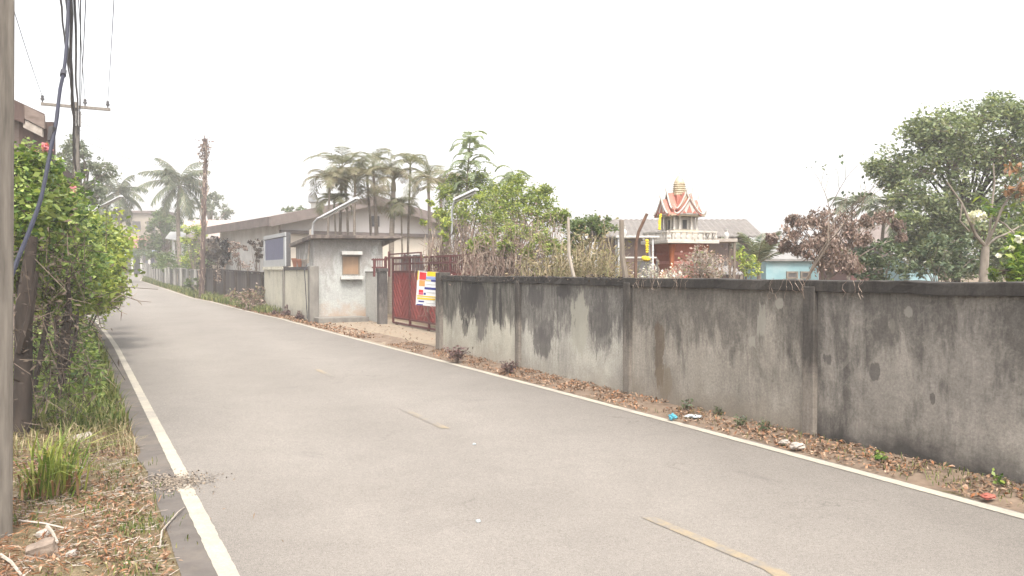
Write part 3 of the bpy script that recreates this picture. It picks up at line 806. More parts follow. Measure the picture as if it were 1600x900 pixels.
def patch(x0, y0, x1, y1, lift, depth=.004):
    # x: 0..1 left to right, y: 0..1 top to bottom
    c = so + sr * sw * (x0 + x1) / 2 - su * sh * (y0 + y1) / 2 + sn * lift
    return MB().box(c, (sw * (x1 - x0), depth, sh * (y1 - y0)), sr, sn, su)
obj('board', patch(0, 0, 1, 1, 0, .012), SC['white'], sg)
for nm, x0, y0, x1, y1, col in (('banner', .46, .005, .995, .135, 'yellow'), ('red_block', .10, .04, .42, .25, 'red'), ('border', .005, .005, .055, .27, 'yellow'),
        ('blue_band', .40, .155, .995, .225, 'light blue'), ('grey_band', .40, .24, .66, .28, 'olive'), ('blue_band', .67, .235, .96, .29, 'blue'),
        ('orange_block', .10, .27, .38, .44, 'orange'), ('blue_band', .38, .46, .95, .525, 'blue'), ('red_block', .11, .545, .33, .625, 'red'), ('pink_block', .11, .63, .33, .69, 'pink'),
        ('blue_block', .36, .625, .46, .685, 'blue'), ('yellow_band', .03, .715, .93, .745, 'yellow'), ('yellow_band', .06, .775, .93, .825, 'yellow'),
        ('blue_block', .13, .865, .40, .905, 'blue'), ('blue_band', .04, .965, .36, .995, 'blue'), ('yellow_edge', .955, .30, .995, .70, 'yellow'), ('text_row', .45, .365, .92, .385, 'grey'), ('text_row', .48, .60, .92, .618, 'grey'), ('text_row', .5, .91, .93, .93, 'grey')):
    obj(nm, patch(x0, y0, x1, y1, .009, .005), SC[col], sg)
for a_, b_ in ((so + sr * sw * .95 - su * .03, W(10.17, -.02, 1.66)), (so + sr * sw * .95 - su * sh * .9, W(10.17, -.02, 1.1)), (so + sr * .04 - su * .02, W(10.17, -.02, 1.70))):
    obj('tie_wire', MB().tube([a_, b_], .005, 5), M['rust'], sg)

# driveway pad in the gate recess
mb = MB(); n = 14; vs = []; fs = []
for i in range(n + 1):
    s = 10.4 + (20.3 - 10.4) * i / n
    for j in range(6):
        p0 = W(s, 0); xr = float(XR(p0.y)) + .09
        # from the line to behind the gate
        off0 = (xr - p0.x) / V.x
        for _ in range(8):
            pq = W(s, off0); off0 += (float(XR(pq.y)) + .075 - pq.x) / (V.x + .5 * abs(V.y))
        off = off0 + (2.2 - off0) * j / 5
        p = W(s, off); vs.append((p.x, p.y, G(p.y) + .012 + .02 * (j / 5)))
for i in range(n):
    for j in range(5): fs.append((i * 6 + j, i * 6 + j + 1, (i + 1) * 6 + j + 1, (i + 1) * 6 + j))
mb.add(vs, fs); struct('driveway', mb, M['sand'], True)
c = np.array([tuple(W(random.uniform(10.5, 20), random.uniform(-.25, 1.5))) for _ in range(140)]); c[:, 2] = Gv(c[:, 1]) + .045
tag(obj('leaf_litter', MB().quads(leaf_quads(c, .07, .5, .85, 0)), M['litter'], None, loc=(-4, 22, 0)), 'scattered dry leaves on the sandy gate forecourt', 'leaf litter', kind='stuff')

# ------------------------------------------------------------------ guard booth
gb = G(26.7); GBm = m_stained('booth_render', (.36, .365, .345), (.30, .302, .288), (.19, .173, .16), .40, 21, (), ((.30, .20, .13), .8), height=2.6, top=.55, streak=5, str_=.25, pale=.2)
booth = thing('guard_booth', 'small grey rendered guard booth with flat concrete roof beside the gate', 'booth', W(20.6, .8, gb))
sA, sB, oA, oB, hB = 20.6, 23.3, -.31, 1.98, 2.66
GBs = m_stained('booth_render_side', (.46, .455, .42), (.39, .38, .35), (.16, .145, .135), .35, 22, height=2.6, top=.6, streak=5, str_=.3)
# front wall with a window hole: four pieces
wa, wb, wz0, wz1 = .42, 1.06, 1.50, 2.14   # window along V (offset from oA), heights
def fr(o0, o1, z0, z1, m='front_wall'):
    return (W(sA + .06, oA + (o0 + o1) / 2, gb + (z0 + z1) / 2), (.12, o1 - o0, z1 - z0))
mb = MB(); ow = oB - oA
wa, wb = .92, 1.52
for o0, o1, z0, z1 in ((0, wa, -.1, hB), (wb, ow, -.1, hB), (wa, wb, -.1, wz0), (wa, wb, wz1, hB)):
    c, sz = fr(o0, o1, z0, z1); mb.box(c, sz, U, V)
obj('front_wall', mb, GBm, booth)
mb = MB(); mb.box(W((sA + sB) / 2 + .06, oA + .06, gb + hB / 2 - .05), (sB - sA - .125, .12, hB + .1), U, V)
obj('side_wall', mb, GBs, booth)
mb = MB(); mb.box(W((sA + sB) / 2 + .06, oB - .06, gb + hB / 2 - .05), (sB - sA - .125, .12, hB + .1), U, V); mb.box(W(sB - .06, (oA + oB) / 2, gb + hB / 2 - .05), (.12, ow - .25, hB + .1), U, V)
obj('rear_wall', mb, GBs, booth)
M['plywood'] = m_simple('plywood', (.28, .185, .115), (.22, .14, .085), 6, .7, (1, 1, .25), .1)
win = obj('window', MB().box(W(sA + .075, oA + (wa + wb) / 2, gb + (wz0 + wz1) / 2), (.02, wb - wa - .06, wz1 - wz0 - .06), U, V), M['plywood'], booth)
mb = MB()
for o, z_, a, h in ((wa + .02, (wz0 + wz1) / 2, .04, wz1 - wz0), (wb - .02, (wz0 + wz1) / 2, .04, wz1 - wz0)):
    mb.box(W(sA + .055, oA + o, gb + z_), (.05, a, h - .002), U, V)
mb.box(W(sA + .055, oA + (wa + wb) / 2, gb + wz1 - .02), (.049, wb - wa - .081, .036), U, V); mb.box(W(sA + .055, oA + (wa + wb) / 2, gb + wz0 + .02), (.049, wb - wa - .081, .036), U, V)
obj('frame', mb, M['timber_grey'], win)
mb = MB().box(W(sA - .06, oA + (wa + wb) / 2, gb + wz0 - .09), (.22, .74, .10), U, V); obj('sill', mb, M['white_paint'], booth, bevel=.008)
mb = MB().box(W(sA - .05, oA + (wa + wb) / 2, gb + wz1 + .08), (.20, .68, .11), U, V); obj('lintel', mb, M['white_paint'], booth, bevel=.008)
# roof: tilted slab with a tapering canopy
roofm = m_stained('booth_roof', (.185, .15, .13), (.12, .098, .085), (.035, .028, .025), .55, 25, height=.4, top=0)
def RP(s, o, z): return W(s, o, gb + z - .055 * (s - 20.3))
mb = MB(); mb.hexa([RP(20.25, -.47, hB), RP(20.25, 2.55, hB + .05), RP(23.75, 2.55, hB + .05), RP(23.75, -.47, hB), RP(20.25, -.47, hB + .12), RP(20.25, 2.55, hB + .12), RP(23.75, 2.55, hB + .12), RP(23.75, -.47, hB + .12)])
obj('roof', mb, roofm, booth, bevel=.012)
mb = MB(); mb.hexa([RP(20.55, 1.95, hB - .2), RP(20.55, 1.99, hB - .2), RP(23.2, 1.99, hB - .2), RP(23.2, 1.95, hB - .2), RP(20.55, 1.95, hB - .005), RP(20.55, 2.45, hB + .02), RP(23.2, 2.45, hB + .02), RP(23.2, 1.95, hB - .005)])
obj('roof_bracket', mb, roofm, booth)
mb = MB().box(W(20.18, .45, gb + .06), (.86, 1.62, .22), U, V); obj('plinth', mb, M['conc'], booth, bevel=.02)
# low wall stub between booth and gate pillar
stub = thing('low_wall', 'short whitewashed wall stub between guard booth and gate pillar', 'wall', W(19.5, 1.48, gb))
mb = MB().box(W(19.62, 1.44, gb + .77), (1.85, .12, 1.6), U, V); obj('panel', mb, GBs, stub)
mb = MB().box(W(19.62, 1.44, gb + 1.60), (1.85, .16, .05), U, V); obj('coping', mb, M['conc'], stub)

# ------------------------------------------------------------------ cream roadside wall + blue sign
cream = m_stained('cream_render', (.50, .475, .385), (.43, .405, .33), (.17, .155, .13), .30, 31, (), ((.22, .20, .175), .7), height=1.7, top=.15, streak=6, str_=.35)
cw = thing('cream_wall', 'cream rendered roadside wall left of the guard booth', 'wall', W(24.8, -.35, G(30)))
for a, b in ((20.72, 25.0), (25.16, 29.4)):
    mb = MB(); 
    za, zb = G(W(a).y), G(W(b).y)
    mb.hexa([W(a, -.36, za - .1), W(b, -.36, zb - .1), W(b, -.24, zb - .1), W(a, -.24, za - .1), W(a, -.36, 1.74), W(b, -.36, 1.74 + .03), W(b, -.24, 1.77), W(a, -.24, 1.74)])
    obj('panel', mb, cream, cw)
mb = MB().box(W(20.52, -.34, .9), (.28, .30, 1.94), U, V); obj('post', mb, M['conc'], cw, bevel=.02)
mb = MB().box(W(25.08, -.33, .95), (.15, .2, 1.72), U, V); obj('post', mb, M['conc'], cw, bevel=.01)
mb = MB().box(W(22.86, -.30, 1.80), (4.3, .22, .11), U, V); obj('coping', mb, M['dark_conc'], cw, bevel=.012)
mb = MB().box(W(27.28, -.32, 1.82), (4.3, .24, .12), U, V); obj('shelf', mb, cream, cw, bevel=.01)
bs = thing('notice_board', 'blue panel in pale grey frame standing on the cream roadside wall', 'sign', W(27.2, -.3, 1.88))
M['board_frame'] = m_simple('board_frame', (.33, .335, .335), (.27, .275, .275), 5, .6, bump=.05)
M['board_dark'] = m_simple('board_dark_end', (.085, .08, .08), (.05, .048, .048), 5, .7, bump=.1)
M['board_blue'] = m_simple('board_blue', (.085, .09, .15), (.065, .07, .12), 3, .5, (1, 1, 1), .05)
mb = MB().box(W(27.0, -.28, 2.50), (4.5, .16, 1.24), U, V); obj('body', mb, M['board_dark'], bs)
mb = MB()
zb, zt = 1.885, 3.13
mb.box(W(27.0, -.385, zb + .13), (4.52, .05, .26), U, V); mb.box(W(27.0, -.385, zt - .07), (4.52, .05, .14), U, V)
mb.box(W(24.90, -.385, 2.53), (.30, .049, .845), U, V); mb.box(W(29.10, -.385, 2.53), (.30, .049, .845), U, V)
obj('frame', mb, M['board_frame'], bs)
mb = MB().box(W(27.0, -.375, 2.53), (3.92, .025, .85), U, V); obj('panel', mb, M['board_blue'], bs)
M['terra'] = m_simple('terracotta', (.36, .17, .11), (.27, .125, .08), 8, .8, bump=.15)
for s, h, lab, mt in ((23.3, .30, 'terracotta pot on the cream wall, nearest the blue board', 'terra'), (22.5, .26, 'terracotta pot on the cream wall, in the middle of three', 'terra'), (21.7, .24, 'pale clay pot on the cream wall, nearest the lamp pole', 'stone')):
    tag(obj('clay_pot', MB().lathe([(.10, 0), (.15, h * .75), (.17, h * .85), (.17, h), (.14, h), (.12, h * .6)], W(s, -.30, 1.857), 14), M[mt], None, True, loc=W(s, -.3, 1.857)), lab, 'pot', 'clay pots on the cream wall')

# ------------------------------------------------------------------ street lamps (fluorescent, on curved arms)
def street_lamp(base, pts, tube, label, r=.035):
    t = thing('street_lamp', label, 'lamp', base, 'fluorescent street lamps')
    obj('pole', MB().tube(pts, r, 8), M['lamp_white'], t, True)
    a, b = Vector(tube[0]), Vector(tube[1]); d = (b - a).normalized(); s = d.cross(Z).normalized(); u = s.cross(d)
    mb = MB(); L = (b - a).length
    prof = [(-.085, -.015), (.085, -.015), (.07, .03), (.035, .06), (-.035, .06), (-.07, .03)]
    mb.prism(prof, a, s, u, b - a); obj('housing', mb, M['lamp_white'], t, bevel=.01)
    mb = MB().tube([a - u * .05 + d * .06, b - u * .05 - d * .06], .028, 8); obj('tube', mb, M['white_paint'], t, True)
    return t
b0 = W(20.75, -.55, gb); b0 = P(489, 424, 27.0); b0.z = G(27)
street_lamp(b0, [b0, P(489, 418, 27), P(488, 360, 27), P(490, 348, 26.9), P(497, 341, 26.7), P(506, 338, 26.5)], (P(503, 340, 26.6), P(559, 310, 25.6)), 'white fluorescent street lamp on thin pole at the guard booth corner')
b1 = P(706, 424, 22.6); b1.z = 0
street_lamp(b1, [b1, P(706, 400, 22.6), P(706, 330, 22.6), P(709, 317, 22.5), P(714, 311, 22.4)], (P(711, 313, 22.4), P(745, 297, 21.8)), 'fluorescent street lamp half hidden in the vine-covered shrub behind wall', .03)
b2 = P(136, 424, 34.0); b2.z = G(34)
street_lamp(b2, [b2, P(136, 400, 34), P(136, 345, 34), P(141, 333, 34), P(150, 327, 34), P(160, 322, 34)], (P(158, 323, 34), P(190, 307, 33)), 'fluorescent street lamp reaching over the left hedge before the coconut palms', .04)
mb = MB().tube([W(20.62, -.52, 1.9), W(20.5, -.62, 1.75), W(20.45, -.60, 1.2), W(20.45, -.55, .2)], .014, 6)
tag(obj('lamp_cable', mb, M['black_wire'], None, loc=W(20.5, -.5, 1)), 'thin black cable running down the booth corner post', 'cable')
mb = MB().box(P(483, 385, 27.1), (.07, .05, 1.1), U, V, Vector((.08, 0, 1)).normalized()); 
tag(obj('timber_stake', mb, M['bark_pale'], None, loc=P(483, 400, 27.1)), 'pale timber stake tied beside the lamp pole at booth corner', 'stake')

# ------------------------------------------------------------------ bungalow behind the booth
def hp(o, a, b, x, y, z): return Vector(o) + a * x + b * y + Vector((0, 0, z))
HA = Vector((-.566, .824, 0)).normalized(); HB_ = Vector((.824, .566, 0)).normalized()
HO = Vector((-10.98, 38.0, G(38)))
bung = thing('bungalow', 'low pale bungalow with wide brown gable roof behind the guard booth', 'house', HO + HB_ * 5)
eave, ridge, span, length = 4.15 - HO.z, 5.32 - HO.z, 10.6, 11.0
M['bung_wall'] = m_simple('bungalow_cream', (.46, .41, .345), (.37, .33, .275), 1.2, .9, (1, 1, .4), .05, dirt=(.28, .24, .20), dirt_amt=.4)
M['bung_gable'] = m_simple('bungalow_gable_white', (.50, .47, .45), (.41, .385, .365), 1.0, .9, (1, 1, .3), .05, dirt=(.27, .235, .21), dirt_amt=.45)
M['fascia'] = m_simple('fascia_brown', (.155, .125, .112), (.095, .077, .069), 3, .85, bump=.2)
M['roof_asb'] = m_simple('roof_cement_sheet', (.29, .25, .22), (.19, .16, .14), 2, .9, bump=.2)
M['bung_side'] = m_simple('bungalow_side_white', (.62, .605, .57), (.47, .45, .42), 1.5, .9, (1, 1, .4), .05, dirt=(.26, .23, .19), dirt_amt=.5)
in1, in2 = .75, .8
wl = hp(HO, HA, HB_, in2, in1, 0)
# lower walls
mb = MB(); w = span - 2 * in1
mb.box(hp(HO, HA, HB_, in2 + .1, span / 2, 1.6), (.2, w, 3.4), HA, HB_)
obj('front_wall', mb, M['bung_wall'], bung)
mb = MB(); mb.box(hp(HO, HA, HB_, length / 2 + in2 / 2 + .1, in1 + .1, 1.6 + .2), (length - in2 - .22, .2, 3.8), HA, HB_); mb.box(hp(HO, HA, HB_, length / 2 + in2 / 2 + .1, span - in1 - .1, 1.8), (length - in2 - .22, .2, 3.8), HA, HB_)
obj('side_wall', mb, M['bung_side'], bung)
# gable panel
sl = (ridge - eave) / (span / 2)
zb = 3.30; mb = MB()
poly = [(in1, zb + .09), (span - in1, zb + .09), (span - in1, eave + sl * in1 - .12), (span / 2, ridge - .14), (in1, eave + sl * in1 - .12)]
mb.prism(poly, hp(HO, HA, HB_, in2 - .06, 0, 0), HB_, Z, HA * .2); gab = obj('gable', mb, M['bung_gable'], bung)
mb = MB().box(hp(HO, HA, HB_, in2 - .02, span / 2, zb), (.28, w + .06, .16), HA, HB_); obj('string_course', mb, M['fascia'], bung)
# roof slopes
for sg in (0, 1):
    y0 = 0 if sg == 0 else span
    mb = MB(); th = .10; nr = 22
    prof = []
    p = [hp(HO, HA, HB_, 0, y0, eave - th), hp(HO, HA, HB_, length + .3, y0, eave - th), hp(HO, HA, HB_, length + .3, span / 2, ridge - th), hp(HO, HA, HB_, 0, span / 2, ridge - th)]
    mb.hexa(p + [q + Vector((0, 0, th)) for q in p]); obj('roof_slope', mb, M['roof_asb'], bung)
    mb = MB(); p = [hp(HO, HA, HB_, -.04, y0, eave - .42), hp(HO, HA, HB_, -.005, y0, eave - .42), hp(HO, HA, HB_, -.005, span / 2, ridge - .38), hp(HO, HA, HB_, -.04, span / 2, ridge - .38)]
    mb.hexa(p + [q + Vector((0, 0, .47)) for q in p]); obj('verge_board', mb, M['fascia'], bung)
    mb = MB(); e = -.03 if sg == 0 else span + .03
    mb.box(hp(HO, HA, HB_, length / 2 + .14, e, eave - .17), (length + .3, .05, .42), HA, HB_); obj('eave_board', mb, M['fascia'], bung)
mb = MB().box(hp(HO, HA, HB_, length / 2, in1 / 2 - .02, eave - .16), (length - .1, in1 - .1, .03), HA, HB_); obj('soffit', mb, M['bung_gable'], bung)
wv = obj('vent', MB().box(hp(HO, HA, HB_, in2 - .07, 5.55, 3.95), (.06, .42, .52), HA, HB_), M['board_dark'], bung)
for y_, z_ in ((2.4, 1.7), (4.6, 1.7), (7.6, 1.7)):
    wv = obj('window', MB().box(hp(HO, HA, HB_, in2 + .0, y_, z_), (.05, 1.3, 1.2), HA, HB_), M['board_dark'], bung)
    mb = MB()
    for dy in (-.68, 0, .68): mb.box(hp(HO, HA, HB_, in2 - .03, y_ + dy, z_), (.06, .07, 1.32), HA, HB_)
    mb.box(hp(HO, HA, HB_, in2 - .03, y_, z_ + .64), (.058, 1.42, .07), HA, HB_); obj('frame', mb, M['white_paint'], wv)
# roof ventilator
vp = P(496, 318, 43.0); vt = thing('roof_ventilator', 'shiny rounded metal ventilator drum on the bungalow roof', 'ventilator', vp)
mb = MB().lathe([(.34, -.5), (.34, 0)], vp, 16); obj('collar', mb, M['white_paint'], vt, True)
M['vent_metal'] = m_simple('vent_metal', (.30, .305, .31), (.22, .225, .23), 4, .35, bump=.05, metal=.3)
mb = MB()
mb.lathe([(.36, 0), (.46, .06), (.46, .34), (.38, .46), (.2, .54), (.02, .56)], vp, 24); obj('drum', mb, M['vent_metal'], vt, True)

# ------------------------------------------------------------------ generic small houses
def house(name, label, o, ax, L, Wd, eave, ridge, wallm, roofm, over=.4, wins=(), hip=0, cat='house', rib=0, door=None):
    """gable house: ridge along ax from o (front-left ground corner); depth Wd away"""
    o = Vector(o); ax = Vector(ax).normalized(); ay = Vector((-ax.y, ax.x, 0))
    t = thing(name, label, cat, o + ax * L / 2 + ay * Wd / 2)
    t_ = .12
    mb = MB()
    mb.box(o + ax * L / 2 + ay * t_ / 2 + Z * (eave / 2 - .3), (L, t_, eave + .6), ax, ay)
    obj('front_wall', mb, wallm, t)
    for k in (0, 1):
        mb = MB(); poly = [(t_ + .002, -.6), (Wd, -.6), (Wd, eave), (Wd / 2, ridge - .08), (t_ + .002, eave)]
        mb.prism(poly, o + ax * (L - t_) * k, ay, Z, ax * t_); obj('end_wall', mb, wallm, t)
    sl = (ridge - eave) / (Wd / 2)
    for k in (0, 1):
        y0, y1 = (-over, Wd / 2) if k == 0 else (Wd + over, Wd / 2)
        z0 = eave - over * sl
        mb = MB()
        if rib:
            n = int((L + 2 * over) / rib); vs = []; fs = []
            for i in range(n * 2 + 1):
                x = -over + (L + 2 * over) * i / (n * 2); dz = .035 * (i % 2)
                vs += [o + ax * x + ay * y0 + Z * (z0 + dz), o + ax * x + ay * y1 + Z * (ridge + dz), o + ax * x + ay * y0 + Z * (z0 + dz - .06), o + ax * x + ay * y1 + Z * (ridge + dz - .06)]
            for i in range(n * 2):
                a, b = i * 4, i * 4 + 4
                fs += [(a, b, b + 1, a + 1), (a + 2, a + 3, b + 3, b + 2), (a, a + 2, b + 2, b), (a + 1, b + 1, b + 3, a + 3)]
            mb.add(vs, fs)
        else:
            p = [o + ax * -over + ay * y0 + Z * z0, o + ax * (L + over) + ay * y0 + Z * z0, o + ax * (L + over) + ay * y1 + Z * ridge, o + ax * -over + ay * y1 + Z * ridge]
            mb.hexa(p + [q + Z * .07 for q in p])
        obj('roof', mb, roofm, t)
    for (x, z, w, h) in wins:
        wv = obj('window', MB().box(o + ax * x - ay * .02 + Z * z, (w, .05, h), ax, ay), M['board_dark'], t)
        mb = MB()
        for d in (-1, 1):
            mb.box(o + ax * (x + d * (w / 2 + .03)) - ay * .03 + Z * z, (.06, .08, h + .12), ax, ay)
            mb.box(o + ax * x - ay * .03 + Z * (z + d * (h / 2 + .03)), (w - .002, .079, .06), ax, ay)
        obj('frame', mb, M['timber_grey'], wv)
    return t
M['wood_brown'] = m_simple('timber_brown', (.13, .085, .07), (.075, .05, .042), 7, .85, (5, 5, .4), .3)
M['wood_red'] = m_simple('timber_dark_red', (.12, .05, .042), (.075, .034, .03), 6, .85, (4, 4, .4), .3)
M['tile_grey'] = m_simple('tile_grey', (.17, .155, .14), (.11, .098, .09), 5, .9, bump=.3, dirt=(.10, .09, .085))
M['rust_roof'] = m_simple('rusty_tin', (.32, .29, .27), (.27, .235, .21), 1.2, .7, bump=.1, dirt=(.34, .17, .12), dirt_amt=.8)
M['tin_grey'] = m_simple('tin_grey', (.25, .24, .23), (.17, .16, .15), 4, .6, bump=.15, metal=.2)
M['blue_wall'] = m_simple('pale_blue_wall', (.20, .315, .34), (.165, .27, .29), 3, .85, bump=.05, dirt=(.36, .42, .42), dirt_amt=.4)
g = 0.15
house('timber_house', 'long brown timber house with grey tiled roof behind the shrine', P(948, 424, 33) * 1 - Vector((0, 0, 1.7 - g)), (1, -.02, 0), 5.6, 4.4, 3.05, 3.72, M['wood_brown'], M['tile_grey'], .45, ((1.6, 1.5, .8, .9), (4.3, 1.5, .8, .9)), rib=.22)
o = P(1083, 424, 25.5); o.z = 0
ln = thing('lean_to', 'low corrugated lean-to roof in front of the brown timber house', 'lean-to', o)
mb = MB(); vs = []; fs = []
for i in range(27):
    x = o.x + 1.55 * i / 26; dz = .03 * (i % 2)
    vs += [(x, o.y, 1.62 + dz), (x, o.y + 1.2, 1.86 + dz), (x, o.y, 1.585 + dz), (x, o.y + 1.2, 1.825 + dz)]
for i in range(26):
    a, b = i * 4, i * 4 + 4; fs += [(a, b, b + 1, a + 1), (a + 2, a + 3, b + 3, b + 2), (a, a + 2, b + 2, b), (a + 1, b + 1, b + 3, a + 3)]
mb.add(vs, fs); obj('roof', mb, M['tin_grey'], ln)
for x in (.06, 1.48):
    obj('leg', MB().box((o.x + x, o.y + .06, .8), (.08, .08, 1.6)), M['timber_grey'], ln)
mb = MB().box((o.x + .78, o.y + 1.15, .88), (1.5, .06, 1.75)); obj('rear_panel', mb, M['wood_brown'], ln)
o = P(1197, 424, 30); o.z = .1
house('blue_shed', 'low pale blue shed with grey tin roof left of the dead-leaved tree', o, (1, .08, 0), 1.95, 2.2, 2.0, 2.28, M['blue_wall'], M['tin_grey'], .12, ((.95, 1.47, .30, .14), (1.45, 1.47, .26, .14)), cat='shed')
o = P(1422, 424, 31); o.z = .1
house('blue_house', 'pale blue house wall glimpsed under the big green tree', o, (1, -.05, 0), 1.0, 3, 1.9, 2.3, M['blue_wall'], M['tin_grey'], .15)
o = P(1330, 424, 36); o.z = .2
house('red_house', 'dark red timber house behind the dead-leaved tree and big green tree', o, (1, .1, 0), 3.0, 3, 2.75, 3.55, M['wood_red'], M['fascia'], .4, ((.9, 2.0, .6, .7), (2.1, 2.0, .6, .7)))
o = P(297, 424, 63); o.z = G(63)
hr = house('tin_roof_house', 'house with rust-streaked white tin roof beyond the vine-wrapped pole', o, (1, .35, 0), 6.0, 5.0, 3.7, 5.0, M['timber_grey'], M['rust_roof'], .5, ((1.5, 2.2, 1.0, 1.0),), rib=.35)
p = P(258, 372, 61.5)
aw = thing('white_awning', 'small white pitched awning among shrubs left of the vine-wrapped pole', 'awning', (p.x, p.y, G(61)))
mb = MB(); q = [p, P(287, 376, 61), P(291, 362, 63.5), P(266, 362, 63.5)]; mb.hexa([k - Z * .06 for k in q] + q); obj('roof', mb, M['white_paint'], aw)
for a in (P(272, 378, 61.4), P(285, 380, 61.2), P(270, 370, 63)):
    obj('leg', MB().box((a.x, a.y, (a.z + G(61)) / 2), (.12, .12, a.z - G(61))), M['white_paint'], aw)

# building closing the view
ob = P(150, 424, 94); gz = G(94)
sb = thing('shop_house', 'pale two-storey shop house with brown awning closing the far end of lane', 'house', (ob.x + 3, 94, gz))
M['far_cream'] = m_simple('far_cream', (.25, .22, .18), (.18, .158, .13), 1.0, .9, bump=.05, dirt=(.20, .18, .15))
M['far_roof'] = m_simple('far_roof_maroon', (.24, .115, .10), (.17, .08, .075), 2, .8, bump=.1)
M['far_blue'] = m_simple('far_blue_grey', (.20, .23, .30), (.14, .16, .21), 2, .7, bump=.05)
def fx(px): return (px - 800) / F * 94
mb = MB().box(((fx(140) + fx(246)) / 2, 98, gz + 3.4), (fx(246) - fx(140), 5, 7.2)); obj('wall', mb, M['far_cream'], sb)
mb = MB().box(((fx(136) + fx(250)) / 2, 98, gz + 7.12), (fx(250) - fx(136), 5.6, .25)); obj('roof', mb, M['fascia'], sb)
p = [Vector((fx(182), 93.2, gz + 3.0)), Vector((fx(230), 93.2, gz + 3.0)), Vector((fx(228), 95.45, gz + 4.4)), Vector((fx(186), 95.45, gz + 4.4))]
mb = MB().hexa([k - Z * .1 for k in p] + p); obj('awning', mb, M['far_roof'], sb)
p = [Vector((fx(186), 92.9, gz + 2.2)), Vector((fx(240), 92.9, gz + 2.2)), Vector((fx(240), 95.4, gz + 2.75)), Vector((fx(186), 95.4, gz + 2.75))]
mb = MB().hexa([k - Z * .1 for k in p] + p); obj('canopy', mb, M['far_blue'], sb)
for px in (196, 212, 226, 238):
    mb = MB().box((fx(px), 93.3, gz + 1.05), (.22, .22, 2.2)); obj('column', mb, M['white_paint'], sb)
for a, b, m in ((198, 210, 'board_dark'), (214, 224, 'far_blue'), (228, 236, 'board_blue')):
    mb = MB().box(((fx(a) + fx(b)) / 2, 95.45, gz + 1.05), (fx(b) - fx(a), .1, 2.1)); obj('door', mb, M[m], sb)
for px in (160, 205, 228):
    mb = MB().box((fx(px), 95.46, gz + 5.5), (.9, .1, 1.1)); obj('window', mb, M['board_dark'], sb)

# ------------------------------------------------------------------ roadside fence on the right, beyond the cream wall
FP = [Vector((-10.35, 34.85)), Vector((-17.1, 46.5)), Vector((-24.4, 59.0)), Vector((-37.2, 84.0))]
def board_fence(label, a, b, h, step, w, mat, post_mat, gap_prob=0, name='board_fence', ww=None):
    d = (b - a); L = d.length; d = d.normalized(); D = Vector((d.x, d.y, 0)); N = Vector((d.y, -d.x, 0))
    t = thing(name, label, 'fence', ((a.x + b.x) / 2, (a.y + b.y) / 2, G((a.y + b.y) / 2)))
    mb = MB(); s = 0
    while s < L:
        p = a + d * s; z = G(p.y); hh = h * random.uniform(.97, 1.03)
        if random.random() > gap_prob:
            mb.box((p.x, p.y, z + hh / 2), (w, .025, hh), D, (N + Vector((0, 0, random.uniform(-.02, .02)))).normalized())
        s += step
    obj('boards', mb, mat, t)
    mb = MB()
    for zz in (.35, h - .12):
        za, zb = G(a.y) + zz, G(b.y) + zz
        pa, pb = Vector((a.x, a.y, za)) + N * .04, Vector((b.x, b.y, zb)) + N * .04
        dd = (pb - pa).normalized(); mb.box((pa + pb) / 2, ((pb - pa).length, .04, .08), dd, N, dd.cross(N))
    obj('rails', mb, mat, t)
    s = 0
    while s <= L + .01:
        p = a + d * s - Vector((N.x, N.y)) * .07; z = G(p.y)
        mb = MB().box((p.x, p.y, z + h / 2 + .02), (ww or .13, .12, h + .1), D, N); obj('post', mb, post_mat, t)
        s += 2.6
    mb = MB(); za, zb = G(a.y) + h + .03, G(b.y) + h + .03
    pa, pb = Vector((a.x, a.y, za)), Vector((b.x, b.y, zb)); dd = (pb - pa).normalized()
    mb.box((pa + pb) / 2, ((pb - pa).length, .12, .06), dd, N, dd.cross(N)); obj('cap_rail', mb, mat, t)
    return t
M['fence_dark'] = m_leaf('fence_dark_boards', [(.05, .042, .04), (.068, .057, .053), (.038, .032, .03), (.088, .074, .066)], 0, .9, .2)
M['fence_pale'] = m_leaf('fence_pale_boards', [(.15, .145, .13), (.11, .105, .095), (.20, .19, .175), (.075, .07, .065)], 0, .9, .2)
M['fence_post_pale'] = m_simple('fence_post_pale', (.30, .29, .265), (.22, .21, .195), 4, .9, (1, 1, .3), .1)
board_fence('dark weathered board fence between the cream wall and vine-wrapped pole', FP[0], FP[1], 1.42, .165, .16, M['fence_dark'], M['bark_dark'])
board_fence('overgrown grey board fence just beyond the vine-wrapped pole', FP[1], FP[2], 1.30, .32, .3, M['fence_pale'], M['fence_post_pale'], .12, ww=.3)
board_fence('pale plank fence farthest down the lane toward shop house', FP[2], FP[3], 1.35, .5, .46, M['fence_pale'], M['fence_post_pale'], .0, ww=.25)

# ------------------------------------------------------------------ poles and wires
np_b = Vector((-3.37, 5.25, 0)); np_t = np_b + Vector((.20, .02, 8.4))
t = thing('utility_pole', 'weathered square concrete utility pole at the near left picture edge', 'utility pole', np_b, 'utility poles')
mb = MB(); d = (np_t - np_b).normalized()
ax = Vector((.97, -.24, 0)); ay = Vector((.24, .97, 0))
vs = []
for p, h in ((np_b - Z * .3, .13), (np_t, .085)):
    vs += [p - ax * h - ay * h, p + ax * h - ay * h, p + ax * h + ay * h, p - ax * h + ay * h]
mb.hexa(vs); obj('shaft', mb, M['conc_pole'], t, bevel=.02)
CROSS_D = Vector((.878, .478, 0)).normalized()
mb = MB().box(np_t - Z * .75 - ay * .16, (2.0, .10, .10), CROSS_D, Vector((-CROSS_D.y, CROSS_D.x, 0))); ca = obj('crossarm', mb, M['conc_pole'], t)
fp_b = P(122, 424, 32); fp_b.z = G(32); fp_top = P(119, 163, 32)
t = thing('utility_pole', 'slim concrete utility pole with crossarm rising behind the left hedge', 'utility pole', fp_b, 'utility poles')
